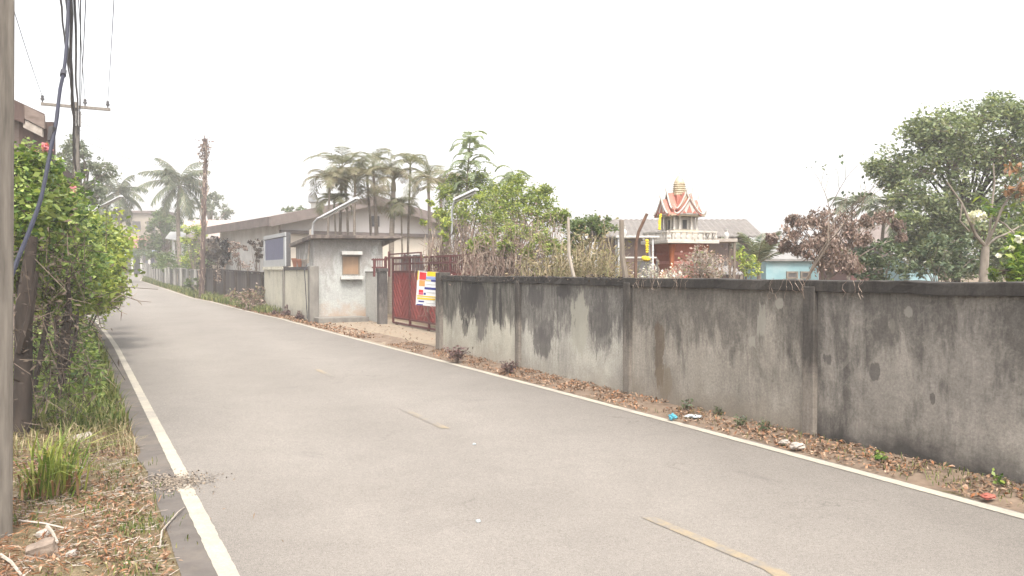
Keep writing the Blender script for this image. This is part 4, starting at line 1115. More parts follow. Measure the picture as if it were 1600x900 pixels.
mb = MB().tube([fp_b, fp_b.lerp(fp_top, .45), fp_b.lerp(fp_top, .75), fp_top + Z * .08], [.17, .15, .125, .10], 4); obj('shaft', mb, M['conc_pole'], t, bevel=.01)
ca = fp_top - Z * .12; cN = Vector((-CROSS_D.y, CROSS_D.x, 0))
mb = MB().box(ca - cN * .14, (2.35, .11, .11), CROSS_D, cN); obj('crossarm', mb, M['conc_pole'], t, bevel=.01)
ins = []
for k in (-1.12, .30, 1.08):
    c = ca - cN * .14 + CROSS_D * k + Z * .055
    o = obj('insulator', MB().lathe([(.025, 0), (.03, .08), (.07, .1), (.07, .16), (.045, .18), (.06, .22), (.04, .27)], c, 10), M['board_dark'], t, True); ins.append(c + Z * .24)
tk = P(121, 186, 31.7)
obj('pole_box', MB().box(tk, (.26, .16, .55), CROSS_D, cN), M['tin_grey'], t)
# vine pole
vp_b = P(315, 470, 42.5); vp_b.z = G(42.5); vp_t = P(322, 222, 42.5)
t = thing('utility_pole', 'tall brown utility pole wrapped in dry vines beside the dark board fence', 'utility pole', vp_b, 'utility poles')
mb = MB().tube([vp_b, vp_b.lerp(vp_t, .5), vp_t + Z * .15], [.13, .11, .08], 8); obj('shaft', mb, M['bark_vine'], t, True)
A, B, C = [], [], []
for k in range(160):
    h = random.random(); p = vp_b.lerp(vp_t, h); a = random.uniform(0, 6.28); r = .12
    q = p + Vector((math.cos(a) * r, math.sin(a) * r, 0)); A.append(tuple(q)); B.append(tuple(q + Vector((random.uniform(-.12, .12), random.uniform(-.12, .12), random.uniform(.1, .5)))))
for k in range(260):
    h = 1 - abs(random.gauss(0, .06)) if random.random() < .7 else random.random()
    p = vp_b.lerp(vp_t, h); C.append(tuple(p + Vector((random.gauss(-.06, .17) * (1 if h > .8 else .5), random.gauss(0, .12), random.gauss(0, .2)))))
obj('vine', MB().quads(twig_quads(np.array(A), np.array(B), .022, .015)), M['twig'], t)
obj('vine_leaves', MB().quads(leaf_quads(np.array(C), .17, .5, .3, .4)), M['leaf_dead'], t)

def wire(name, label, a, b, sag, r, mat, grp='overhead wires', n=26, wobble=0):
    a, b = Vector(a), Vector(b); pts = []
    for i in range(n):
        u_ = i / (n - 1); p = a.lerp(b, u_); p.z -= sag * 4 * u_ * (1 - u_)
        if wobble: p += Vector((mnoise.noise(Vector((u_ * 14, r * 900, 0))), 0, mnoise.noise(Vector((u_ * 11, 0, r * 700))))) * wobble
        pts.append(p)
    return tag(obj(name, MB().tube(pts, r, 5, False), mat, None, True, loc=(a + b) / 2), label, 'wire', grp)
nb = np_t - Z * .75 - ay * .16
for k, kk in enumerate((-.95, .32, .95)):
    wire('power_line', ('thin power line to the left insulator of the hedge pole', 'thin power line to the middle insulator of the hedge pole', 'thin power line to the right insulator of the hedge pole')[k], nb + CROSS_D * kk + Z * .25, ins[k], .35, .010, M['black_wire'])
# telecom bundle: lower on the poles
lab = ['telecom cable at the left edge of the thick bundle', 'second telecom cable of the bundle, slightly knotted', 'thick dark telecom cable in middle of the bundle', 'thick violet-black telecom cable right of the bundle middle',
       'fine telecom cable near the right side of bundle', 'fine telecom cable at far right of the bundle']
for i, (px, rr, wb, dz) in enumerate(((94, .020, .04, -.25), (102, .018, .10, -.35), (109, .034, .07, -.2), (117, .026, .03, .05), (126, .012, 0, -.1), (134, .010, 0, .1))):
    top = P(px, 2, 15.5)
    far = P(116.5 + 1.7 * i, 175 + 34 * ((i * 2) % 5), 31.9)
    dirv = (top - far); near = top + dirv * ((top.y - 5.4) / (far.y - top.y)); 
    # sagging span through the surveyed point
    wire('telecom_cable', lab[i], Vector((near.x, near.y, near.z + .5)), far, .30, rr, M['blue_cable'] if i in (2, 3) else M['black_wire'], wobble=wb)
for i in range(4):
    a = P(121 + 2 * i, 175 + 14 * i, 32); b = P(321, 228 + 9 * i, 42.4)
    wire('telecom_cable', ('highest', 'second highest', 'third highest', 'lowest')[i] + ' faint cable crossing from hedge pole to the vine-wrapped pole', a, b, .5, .010, M['tin_grey'])
# service cable that drops into the hedge
pts = [P(109, -60, 11.5), P(107, 0, 11), P(105, 60, 10.6), P(100, 110, 10.2), P(94, 140, 9.8), P(88, 190, 9.4), P(82, 220, 9.2), P(74, 262, 8.9), P(64, 310, 8.5), P(50, 350, 8.2), P(36, 385, 7.9), P(24, 415, 7.7), P(12, 450, 7.5)]
dc = thing('drop_cable', 'thick blue-black service cable curving down into the left hedge', 'cable', pts[6])
sm_ = []
for i in range(len(pts) - 1):
    p0, p1, p2, p3 = pts[max(i - 1, 0)], pts[i], pts[i + 1], pts[min(i + 2, len(pts) - 1)]
    for k in range(4):
        u_ = k / 4; sm_.append(.5 * ((2 * p1) + (p2 - p0) * u_ + (2 * p0 - 5 * p1 + 4 * p2 - p3) * u_ ** 2 + (3 * p1 - p0 - 3 * p2 + p3) * u_ ** 3))
sm_.append(pts[-1])
obj('cable', MB().tube(sm_, [.021 + .004 * mnoise.noise(Vector((i * .6, 0, 0))) for i in range(len(sm_))], 7), M['blue_cable'], dc, True)
obj('splice_box', MB().box(P(80.5, 209, 9.27), (.05, .07, .16), (1, 0, .0), (0, 1, 0), Vector((.12, 0, 1)).normalized()), M['board_dark'], dc, bevel=.008)
obj('splice_collar', MB().tube([P(99.6, 111, 10.2), P(98.2, 118, 10.1)], .036, 8), M['black_wire'], dc)

# ------------------------------------------------------------------ old timber house at the left edge
hh = thing('timber_hut', 'weathered brown timber house corner with boarded fascia above the left hedge', 'house', (-13.2, 21, 0))
M['hut_board'] = m_simple('hut_boards', (.19, .15, .13), (.11, .083, .07), 4, .9, (1, 1, 3), .3)
M['hut_dark'] = m_simple('hut_dark_wood', (.10, .065, .055), (.06, .04, .035), 5, .9, (2, 2, .3), .3)
yh = 19.0
def hq(px, py, dy=0): return P(px, py, yh + dy)
r_ = P(70, 200, yh); x1 = r_.x
# roof slab seen from below: front edge tilts down to the right
A_, B_, C_, D_ = hq(10, 150), hq(70, 178), hq(70, 178, 6), hq(10, 150, 6)
C_.x -= 2.6; D_.x -= 2.6; C_.z = B_.z; D_.z = A_.z
mb = MB().hexa([A_ - Z * .06, B_ - Z * .06, C_ - Z * .06, D_ - Z * .06, A_, B_, C_, D_]); obj('roof', mb, M['hut_dark'], hh)
def slab(p, q, h, th, drop):
    p, q = Vector(p), Vector(q); n = Vector((0, 1, 0)) * th
    return MB().hexa([p - Z * (drop + h), q - Z * (drop + h), q - Z * (drop + h) + n, p - Z * (drop + h) + n, p - Z * drop, q - Z * drop, q - Z * drop + n, p - Z * drop + n])
obj('fascia_board', slab(hq(38, 163, -.05), hq(69, 179, -.05), .30, .05, .02), M['hut_board'], hh)
obj('fascia_board', slab(hq(36, 183, -.02), hq(66, 198, -.02), .19, .05, .04), M['stone'], hh)
obj('fascia_board', slab(hq(-20, 140, -.05), hq(37.5, 162, -.05), .42, .05, .02), M['hut_dark'], hh)
mb = MB().box((hq(52, 210).x - .05, yh + .25, 2.55), (.78, .1, 5.15)); obj('front_wall', mb, M['hut_dark'], hh)
mb = MB().box((hq(20, 210).x + .34 - 2.6, yh + .3, 2.6), (5.2, .1, 5.3)); obj('front_wall', mb, M['hut_board'], hh)
mb = MB().box((hq(20, 210).x + .34 - 5.25, yh + 3, 2.6), (.1, 5.3, 5.2)); obj('side_wall', mb, M['hut_dark'], hh)
A2 = hq(10, 150); mb = MB(); q_ = [A2 - Z * .06, A2 - Z * .06 + Vector((-5.4, 0, -.5)), A2 - Z * .06 + Vector((-6.4, 6.2, -.5)), Vector(D_) - Z * .06]
mb.hexa([Vector(k) for k in q_] + [Vector(k) + Z * .06 for k in q_]); obj('roof', mb, M['hut_dark'], hh)
mb = MB().box((hq(68, 210).x, yh + .2, 2.5), (.07, .12, 4.95), Vector((1, 0, 0)), Vector((0, 1, 0)), Vector((.03, 0, 1)).normalized()); obj('corner_post', mb, M['blue_cable'], hh)
mb = MB().box((hq(66, 210).x - 1.2, yh + 3.2, 2.2), (.1, 5.6, 4.4), Vector((.93, .36, 0)), Vector((-.36, .93, 0))); obj('side_wall', mb, M['hut_dark'], hh)

# ------------------------------------------------------------------ left hedge
def hedge(name, label, cl, n, leaf, lm, stems, flowers=(), lw=.55, fl_label=None, bm=None, tw=True, fm=None, cat='hedge'):
    base = Vector(cl[0][0]); base.z = G(base.y); t = thing(name, label, cat, base)
    tot = sum((c[1] ** 2.0) for c in cl); lq = MB(); tq = MB(); st = MB()
    for c, r in cl:
        m = int(n * r ** 2.0 / tot); ns = max(5, m // 22)
        sub = in_ball(ns, c, (r, r, r * .85), .45); pick = rng.integers(0, ns, m)
        pos = sub[pick] + rng.normal(size=(m, 3)) * r * .17
        pos[:, 2] = np.maximum(pos[:, 2], Gv(pos[:, 1]) + .03)
        lq.quads(leaf_quads(pos, leaf, lw, .5, .15, var=.55))
        for _ in range(int(7 * min(r / .4, 1.5))):       # long shoots that break the outline
            d_ = unit(rng.normal(size=3) + np.array([.02, -.15, .6])); a_ = np.array(c) + d_ * r * .75; b_ = a_ + d_ * r * rng.uniform(.45, .95)
            tq.quads(twig_quads(a_[None], b_[None], .006, .003)); k_ = np.linspace(0, 1, 14)[:, None]
            pp = a_ + (b_ - a_) * k_ + rng.normal(size=(14, 3)) * leaf * .5; pp[:, 2] = np.maximum(pp[:, 2], Gv(pp[:, 1]) + .05)
            lq.quads(leaf_quads(pp, leaf, lw, .5, .1, var=.5))
        a = np.repeat(np.array(c)[None], ns, 0); a = a + rng.normal(size=(ns, 3)) * r * .12
        sub[:, 2] = np.maximum(sub[:, 2], Gv(sub[:, 1]) + .02)
        tq.quads(twig_quads(a, sub, .009, .004))
    for a, b, r in stems: st.tube(wob(a, b, .03, .08, 6), [r, r * .9, r * .8, r * .65, r * .5, r * .35], 6)
    obj('stems', st, bm or M['bark_dark'], t, True)
    obj('twigs', tq, M['stem_dark'], t)['kind'] = 'stuff'; obj('foliage', lq, lm, t)
    for p, k, r in flowers:
        obj('blossom', MB().quads(leaf_quads(in_ball(k, p, (r, r, r), .5), .055, .9, .3, 0)), fm or M['flower_pink'], t)
    return t
HC = [(P(20, 255, 9.6), .34), (P(40, 300, 9.4), .42), (P(62, 275, 10.3), .30), (P(30, 345, 9.0), .40), (P(70, 330, 10.5), .46), (P(98, 325, 12.5), .42), (P(90, 370, 11.5), .50), (P(60, 395, 9.8), .42),
      (P(118, 372, 14.0), .55), (P(110, 420, 12.5), .52), (P(85, 440, 11.0), .46), (P(60, 345, 10.5), .45), (P(30, 395, 9.2), .35), (P(-25, 330, 10), .5), (P(-60, 360, 10.6), .5), (P(-10, 390, 11), .5), (P(20, 350, 12.5), .55), (P(40, 420, 12), .5), (P(50, 370, 14.5), .6)]
stems = [((-5.6, 9.6, 0), P(40, 300, 9.4), .05), ((-5.4, 9.8, 0), P(70, 330, 10.5), .045), ((-6.2, 11.3, 0), P(98, 340, 12.5), .05), ((-6.9, 12.8, 0), P(118, 372, 14), .05), ((-5.8, 10, 0), P(90, 370, 11.5), .04), ((-5.5, 9.3, 0), P(20, 260, 9.6), .05), ((-5.9, 10.8, 0), P(110, 420, 12.5), .035)]
hedge('flowering_hedge', 'tall leafy flowering hedge with pink blossoms beside the near pole', HC, 32000, .075, M['leaf_hedge'], stems, ((P(72, 231, 10.0), 60, .055), (P(108, 297, 11.5), 90, .09), (P(54, 238, 10.0), 20, .03)))
HC2 = [(P(138, 392, 17), .62), (P(160, 385, 19), .60), (P(148, 425, 17.5), .62), (P(158, 412, 19.5), .55), (P(163, 400, 21), .45), (P(128, 445, 14.5), .50), (P(150, 452, 18), .55), (P(128, 410, 15.5), .55), (P(182, 396, 23), .28), (P(135, 360, 18), .42), (P(160, 458, 19), .42), (P(112, 462, 13), .36), (P(145, 470, 16.5), .3), (P(158, 440, 18.5), .42), (P(135, 468, 15), .3)]
stems = [((-8.3, 15.5, 0), P(138, 392, 17), .04), ((-9.4, 17.5, 0), P(160, 390, 19), .045), ((-10.2, 19.5, 0), P(168, 412, 20.5), .045), ((-8.6, 16.2, 0), P(148, 425, 17.5), .035), ((-10.9, 21.4, 0), P(192, 398, 24), .03), ((-10.9, 21.2, 0), P(176, 402, 22), .03)]
hedge('leafy_hedge', 'bright yellow-green leafy hedge overhanging the left edge line', HC2, 17000, .11, M['leaf_yel'], stems)
# overhanging bare branch
mb = MB(); A, B = [], []
for a, b in ((P(130, 440, 16), P(172, 482, 17)), (P(150, 455, 17), P(215, 470, 18)), (P(140, 450, 16), P(190, 488, 16.5))):
    pts = wob(a, b, .03, .06, 6)
    for i in range(5): A.append(tuple(pts[i])); B.append(tuple(pts[i + 1]))
    for i in range(2, 6):
        for _ in range(3): A.append(tuple(pts[i])); B.append(tuple(pts[i] + Vector((random.gauss(0, .15), random.gauss(0, .15), random.gauss(0, .09)))))
tag(obj('dry_branch', MB().quads(twig_quads(np.array(A), np.array(B), .010, .005)), M['twig'], None, loc=P(170, 470, 17)), 'thin leafless branch poking out of the hedge over the asphalt', 'branch')

# dark stump post with dead stems near the pole
b = GP(30, 690)
ds = thing('dead_tree', 'dark upright dead trunk with broken stems between pole and grass', 'tree trunk', b)
mb = MB(); mb.tube([b - Z * .1, b + Vector((.02, .05, .6)), b + Vector((.0, .1, 1.3)), b + Vector((.04, .2, 2.05))], [.11, .085, .08, .05], 9)
mb.tube([b + Vector((.02, 0, .9)), b + Vector((.14, -.05, 1.2)), b + Vector((.2, 0, 1.7))], [.05, .04, .02], 6); obj('trunk', mb, M['bark_dark'], ds, True)
A, B = [], []
for k in range(240):
    p = b + Vector((random.gauss(.1, .22), random.gauss(.3, .3), random.uniform(.1, 2.0))); A.append(tuple(p)); B.append(tuple(p + Vector((random.gauss(.05, .15), random.gauss(0, .15), random.gauss(-.02, .22)))))
obj('dead_stems', MB().quads(twig_quads(np.array(A), np.array(B), .005, .003)), M['stem_dark'], ds)['kind'] = 'stuff'
C = np.array([tuple(b + Vector((random.gauss(.12, .22), random.gauss(.35, .3), abs(random.gauss(1.1, .55))))) for _ in range(700)])
obj('dead_leaves', MB().quads(leaf_quads(C, .07, .3, .2, .5)), M['stem_dark'], ds)

# low weeds under the hedge + grass verge
def left_pt(y, t, w=2.2): x1 = float(XL(y)) - .30; return (x1 - w * t, y, G(y))
c = np.array([left_pt(random.uniform(8.6, 22), random.random() ** .8, 1.5) for _ in range(13000)])
tag(obj('verge_grass', MB().quads(blades(c, .26, .014, .9)), M['grass'], None, loc=(-7, 13, 0)), 'knee-high green and straw grass along the left verge under the hedge', 'grass', kind='stuff')
c = np.array([left_pt(random.uniform(7.6, 10.0), random.random(), 1.5) for _ in range(1500)])
tag(obj('dry_grass', MB().quads(blades(c, .17, .010, 1.1)), M['straw'], None, loc=(-6, 8.6, 0)), 'flattened straw-coloured grass in front of the green verge', 'grass', kind='stuff')
C2 = np.array([left_pt(random.uniform(9.5, 20), random.uniform(.1, 1), 1.7) for _ in range(4200)]); C2[:, 2] += np.abs(rng.normal(size=len(C2))) * .34 * np.clip((C2[:, 1] - 8) / 3, .3, 1) + .05
tag(obj('undergrowth', MB().quads(leaf_quads(C2, .09, .4, .4, .2)), M['leaf_hedge'], None, loc=(-7, 13, 0)), 'mixed low leafy undergrowth below the left hedge', 'undergrowth', kind='stuff')
c = [left_pt(random.uniform(3.3, 9.4), random.random() ** .9, 2.1) for _ in range(24000)]
c = np.array([p for p in c if mnoise.noise(Vector((p[0] * 2.1, p[1] * 2.1, 3))) + mnoise.noise(Vector((p[0] * 6, p[1] * 6, 8))) * .5 + random.uniform(-.2, .5) > 0.05]); c[:, 2] += rng.uniform(.003, .03, len(c))
M['litter_red'] = m_leaf('litter_reddish', [(.19, .085, .042), (.26, .125, .065), (.14, .065, .038), (.30, .19, .115)], .1, .85, .2)
cr_ = np.array([(-3.3 + abs(random.gauss(0, .45)), 4.75 + random.gauss(0, .55), .01 + random.random() * .03) for _ in range(2200)])
tag(obj('leaf_litter', MB().quads(leaf_quads(cr_, .042, .13, .4, .0, var=.8)), M['litter_red'], None, loc=(-3.2, 4.8, 0)), 'rust-red dry needles and straw heaped at the near pole foot', 'leaf litter', kind='stuff')
tag(obj('leaf_litter', MB().quads(leaf_quads(c, .034, .36, .65, .05, var=.6)), M['litter'], None, loc=(-4, 6, 0)), 'reddish-brown leaf litter on the near left verge', 'leaf litter', kind='stuff')
a = np.array([left_pt(random.uniform(3.3, 8.5), random.random(), 2.0) for _ in range(1800)]); a[:, 2] += .012
th = rng.uniform(0, 6.28, len(a)); bb = a + np.stack([np.cos(th), np.sin(th), rng.uniform(-.1, .25, len(a))], 1) * rng.uniform(.04, .16, len(a))[:, None]
tag(obj('twig_litter', MB().quads(twig_quads(a, bb, .0022, .0014)), M['twig_pale'], None, loc=(-4, 6, 0)), 'fine broken twigs scattered over the near left verge', 'twigs', kind='stuff')
c = np.array([left_pt(random.uniform(4.2, 8.2), random.uniform(0, .6), 1.6) for _ in range(60)])
c = np.repeat(c, 26, 0) + rng.normal(size=(1560, 3)) * np.array([.08, .08, 0])
tag(obj('grass_sprigs', MB().quads(blades(c, .05, .007, .9)), M['grass'], None, loc=(-4, 6, 0)), 'small green grass sprigs dotted through the near leaf litter', 'grass', kind='stuff')
tag(obj('grit_patch', MB().quads(leaf_quads(pv_, .022, .7, .9, 0)), M['grit'], None, loc=tuple(c_)), 'patch of gravelly grit washed over the broken left edge line', 'grit', kind='stuff')
# the grass tussock
b = GP(78, 775)
tt = thing('grass_tussock', 'large bright green grass tussock at the foot of near pole', 'grass clump', b)
c = np.repeat(np.array([tuple(b)]), 150, 0) + rng.normal(size=(150, 3)) * np.array([.07, .07, 0])
obj('blades', MB().quads(blades(c, .46, .014, 1.25, .4)), M['leaf_tussock'], tt)
c = np.repeat(np.array([tuple(b)]), 70, 0) + rng.normal(size=(70, 3)) * np.array([.09, .09, 0])
obj('dry_blades', MB().quads(blades(c, .22, .015, 1.4, .4)), M['leaf_orange'], tt)
# rocks and sticks
def rock(px, py, size, mat, label, seed, name='rock', yaw=0):
    p = GP(px, py); bm = bmesh.new(); bmesh.ops.create_cube(bm, size=1); bmesh.ops.subdivide_edges(bm, edges=bm.edges[:], cuts=5, use_grid_fill=True)
    for v in bm.verts:
        n = v.co.normalized() * .62; v.co = v.co.lerp(n, .38)
        k = 1 + .20 * mnoise.noise(v.co * 2.3 + Vector((seed, 0, 0))) + .09 * mnoise.noise(v.co * 6 + Vector((0, seed, 0)))
        v.co = Vector((v.co.x * size[0], v.co.y * size[1], v.co.z * size[2])) * k
    me = bpy.data.meshes.new(name); bm.to_mesh(me); bm.free(); me.materials.append(mat)
    o = bpy.data.objects.new(name, me); COL.objects.link(o); o.location = p + Z * size[2] * .28; o.rotation_euler = (.15, -.25, yaw)
    return tag(o, label, 'rock')
rock(66, 868, (.16, .11, .10), M['rock_brown'], 'brown angular rock lying in leaf litter near the pole foot', 3, yaw=.4)
rock(68, 838, (.07, .06, .05), M['stone'], 'small pale stone just behind the brown angular rock', 8)
rock(112, 868, (.055, .05, .035), M['stone'], 'small pale stone right of the brown angular rock', 11)
rock(118, 690, (.30, .16, .06), M['stone'], 'pale flat stone slab behind the grass tussock', 14, yaw=.2)
rock(126, 735, (.05, .04, .035), M['pale_plastic'], 'tiny white stone right of the grass tussock', 21)
def stick(pxs, r, mat, label, lift=.02):
    pts = [GP(*p) + Z * (lift + .015 * (i % 2)) for i, p in enumerate(pxs)]
    return tag(obj('stick', MB().tube(pts, [r * (1 - .5 * i / len(pts)) for i in range(len(pts))], 6), mat, None, True, loc=pts[0]), label, 'stick')
stick([(250, 860), (253, 838), (265, 820), (278, 808), (288, 797)], .007, M['bark_pale'], 'thin pale crooked stick reaching over the asphalt edge')
stick([(0, 872), (18, 888), (34, 905)], .012, M['bark_pale'], 'pale stick at the bottom left picture corner')
stick([(82, 772), (98, 760), (116, 748)], .009, M['bark_pale'], 'pale stick leaning at the right of grass tussock', .06)
stick([(30, 818), (70, 826), (110, 832)], .008, M['twig_pale'], 'thin brown stick lying across litter behind the rock')
stick([(74, 842), (82, 855), (90, 868)], .012, M['bark_pale'], 'short pale stick resting against the brown angular rock', .08)

# ------------------------------------------------------------------ roadside plants right, far
def clumpbush(name, label, px, py, Y, r, n, leaf, lm, group=None, h=None, lw=.5, droop=.1, cat='bush', nc=7, trunk=None):
    c = P(px, py, Y); base = Vector((c.x, c.y, G(Y)))
    rad = (r[0], r[1], r[2])
    return tree(name, label, cat, base, base.lerp(c, .5), tuple(c), rad, nc, n, leaf, lm, trunk or M['bark'], .05, .5, lw, droop, multi=3, spread=.15, group=group)
clumpbush('dry_shrub', 'pinkish-brown dry shrub against the dark board fence', 385, 462, 34.0, (1.0, .7, .62), 1500, .10, M['leaf_pinkdry'])
clumpbush('dry_shrub', 'small withered shrub at the foot of the cream wall below blue board', 402, 482, 33.0, (.6, .4, .32), 500, .09, M['leaf_dead'])
clumpbush('purple_shrub', 'low purple-leaved shrub at the foot of the cream wall', 444, 486, 30.0, (.55, .4, .36), 700, .09, M['leaf_purple'])
clumpbush('purple_shrub', 'low purple-leaved shrub nearest the booth corner post', 473, 494, 27.9, (.36, .3, .25), 450, .08, M['leaf_purple'])
c = np.array([(float(XR(y)) + .15 + random.random() * 1.3, y, G(y)) for y in rng.uniform(31, 82, 7000)])
tag(obj('verge_grass', MB().quads(blades(c, .26, .03, .8)), M['grass'], None, loc=(-18, 48, .5)), 'grass strip between the right edge line and board fences', 'grass', kind='stuff')
c = np.array([(float(XR(y)) + .12 + random.random() ** 1.5 * .9, y, G(y) + .03) for y in rng.uniform(20.5, 36, 2200)])
tag(obj('leaf_litter', MB().quads(leaf_quads(c, .08, .5, .7, 0)), M['litter'], None, loc=(-10, 28, .1)), 'brown leaf litter at the foot of the cream wall', 'leaf litter', kind='stuff')
clumpbush('fence_vine', 'green vine spilling over the overgrown grey board fence', 290, 405, 56, (2.0, 1.0, 1.15), 2600, .19, M['leaf_mid'], nc=11)
clumpbush('fence_vine', 'yellowish vine hanging on the fence left of vine-wrapped pole', 302, 380, 50, (.75, .7, 1.4), 1300, .17, M['leaf_yel'], nc=8)
clumpbush('fence_shrub', 'small green shrub atop the pale plank fence', 246, 402, 70, (1.2, .8, .6), 900, .2, M['leaf_mid'], nc=6)
clumpbush('dry_shrub', 'dark withered vine mass on bungalow wall right of vine-wrapped pole', 338, 392, 46, (1.1, .8, 1.05), 2200, .14, M['stem_dark'], nc=10)
clumpbush('dry_shrub', 'dark hanging dry vines on bungalow wall beside the blue board', 402, 385, 38.2, (.42, .4, .75), 1100, .11, M['stem_dark'], nc=8)
clumpbush('dry_shrub', 'sparse tangled dry vines on middle of the pale bungalow wall', 375, 400, 41.0, (.7, .4, .8), 700, .11, M['leaf_dead'], nc=7)
for px, lab, sd in ((362, 'thin leafless climber on the bungalow wall nearest the pole', 3), (392, 'thin leafless climber on the bungalow wall nearest the blue board', 5)):
    p = P(px, 424, 39.5 if px > 380 else 42.5); p.z = G(40)
    bare('bare_climber', lab, 'climber', p, .6, .25, 4, M['twig'], .03, sd, kids=3, leaves=(M['leaf_dead'], 160, .11, .1, .3, .5), ang=.5, shrink=.8)
# trees left distance
clumpbush('fence_vine', 'dark green vine covering the middle of the grey board fence', 270, 415, 60, (1.6, .6, .75), 1500, .18, M['leaf_mid'], nc=9)
clumpbush('fence_vine', 'low green growth at the foot of the vine-wrapped pole', 306, 445, 47.5, (.7, .5, .55), 700, .14, M['leaf_mid'], nc=7)
for x_, y_, r_, lab_ in ((-9.5, 13.5, .9, 'round green bush behind the left hedge nearest the timber house'), (-12.6, 17.2, .8, 'round green bush at the timber house wall foot'), (-14.2, 25, 1.2, 'large green bush behind the left hedge beyond the timber house')):
    b_ = Vector((x_, y_, 0)); tree('leafy_bush', lab_, 'bush', b_, b_ + Z * .5, (x_, y_, r_ * .9), (r_, r_, r_ * .9), 9, 900, .12, M['leaf_mid'], M['bark'], .05, .45, multi=3, spread=.15)
p = P(108, 424, 38)
tree('broadleaf_tree', 'sparse grey-green tree behind the hedge utility pole', 'tree', (p.x, 38, G(38)), P(118, 340, 38), tuple(P(128, 278, 38)), (1.42, 1.3, 1.9), 30, 5600, .15, M['leaf_grey'], M['bark'], .16, .30, group='trees down the lane')
p = P(84, 424, 34)
tree('broadleaf_tree', 'leafy tree just left of the hedge utility pole', 'tree', (p.x, 34, G(34)), P(88, 370, 34), tuple(P(97, 300, 34)), (.8, .9, 1.4), 14, 2600, .14, M['leaf_grey'], M['bark'], .12, .36, group='trees down the lane')
p = P(255, 424, 74)
tree('broadleaf_tree', 'dense green tree below the larger coconut palm', 'tree', (p.x, 74, G(74)), P(258, 390, 74), tuple(P(258, 368, 74)), (2.5, 2.2, 2.6), 20, 4200, .28, M['leaf_mid'], M['bark'], .2, .34, group='trees down the lane')
p = P(335, 424, 80)
tree('broadleaf_tree', 'rounded green tree behind the rust-streaked tin roof', 'tree', (p.x, 80, G(80)), P(332, 360, 80), tuple(P(328, 332, 80)), (2.1, 2, 2.0), 14, 2200, .28, M['leaf_grey'], M['bark'], .2, .34, group='trees down the lane')
p = P(160, 424, 78)
tree('broadleaf_tree', 'dull green tree beneath the smaller coconut palm', 'tree', (p.x, 78, G(78)), P(150, 370, 78), tuple(P(158, 350, 78)), (2.3, 2, 1.9), 14, 2200, .28, M['leaf_grey'], M['bark'], .18, .34, group='trees down the lane')
p = P(205, 424, 102)
tree('broadleaf_tree', 'dry brownish tree rising behind the far shop house', 'tree', (p.x, 102, G(102)), P(205, 370, 102), tuple(P(205, 352, 102)), (2.6, 2, 1.6), 12, 1500, .3, M['straw'], M['bark'], .18, .34, group='trees down the lane')
p = P(456, 424, 60)
tree('broadleaf_tree', 'treetop just showing over the left slope of bungalow roof', 'tree', (p.x, 60, G(60)), P(456, 350, 60), tuple(P(458, 331, 60)), (1.0, 1, .75), 7, 700, .2, M['leaf_mid'], M['bark'], .14, .4, group='trees down the lane')
for px, py, Y, fl, lab, nf in ((184, 302, 64, 2.6, 'smaller coconut palm over the far end of the lane', 20), (281, 288, 60, 3.1, 'larger coconut palm left of the vine-wrapped pole', 26)):
    b = P(px + 4, 424, Y); b.z = G(Y)
    palm('coconut_palm', lab, b, P(px, py, Y), nf, fl, M['coco_leaf'], .16, .75, .06, 40, .7, (-.75, 1.45), 1.1, 'coconut palms', .03)
# scrub beyond the fences
for px, py, Y, r, n, lab in ((225, 395, 88, (1.2, 1, 1.1), 800, 'green bush at the road bend before the shop house'), ):
    clumpbush('bush', lab, px, py, Y, r, n, .25, M['leaf_mid'])

# ------------------------------------------------------------------ areca palms behind the booth
AP = [(513, 268, 31.0, 1.35, .055), (533, 242, 32.5, 1.55, .065), (541, 262, 33.5, 1.4, .06), (555, 268, 31.5, 1.3, .06), (581, 240, 32.0, 1.5, .07), (572, 262, 33.5, 1.35, .06), (613, 262, 31.0, 1.45, .11), (640, 240, 31.5, 1.1, .05), (668, 268, 30.5, 1.5, .07), (690, 285, 29.0, 1.35, .06), (524, 292, 31.8, 1.1, .045), (630, 300, 31.0, 1.0, .04), (590, 288, 33.0, 1.1, .045)]
apl = ['leftmost areca palm with a long frond drooping past the ventilator', 'tallest left areca palm behind the guard booth', 'slim areca palm just right of the tallest left one', 'areca palm right above the lamp tube end',
       'tall areca palm over the gable peak', 'short areca palm tucked left of the gable peak', 'stout-trunked areca palm right of the gable peak', 'thin tall areca palm with small tuft right of the stout one', 'brownish areca palm above the red gate', 'rightmost areca palm merging into the vine-covered shrub', 'low young areca palm between the two leftmost ones', 'low young areca palm under the thin tall one', 'low young areca palm behind the tall one over gable peak']
for i, (px, py, Y, fl, tr) in enumerate(AP):
    b = P(px + random.uniform(-4, 4), 424, Y); b.z = G(Y)
    palm('areca_palm', apl[i], b, P(px + random.uniform(-3, 3), py + random.uniform(24, 40), Y), random.choice((9, 10, 11)) if i != 7 else 8, fl * random.uniform(1.0, 1.3), M['areca_leaf'] if i % 3 else M['palm_dry'], tr, .42, .021, 42, .22, (.50, 1.5), random.uniform(1.7, 2.5), 'areca palms', .03, shaft=.45)

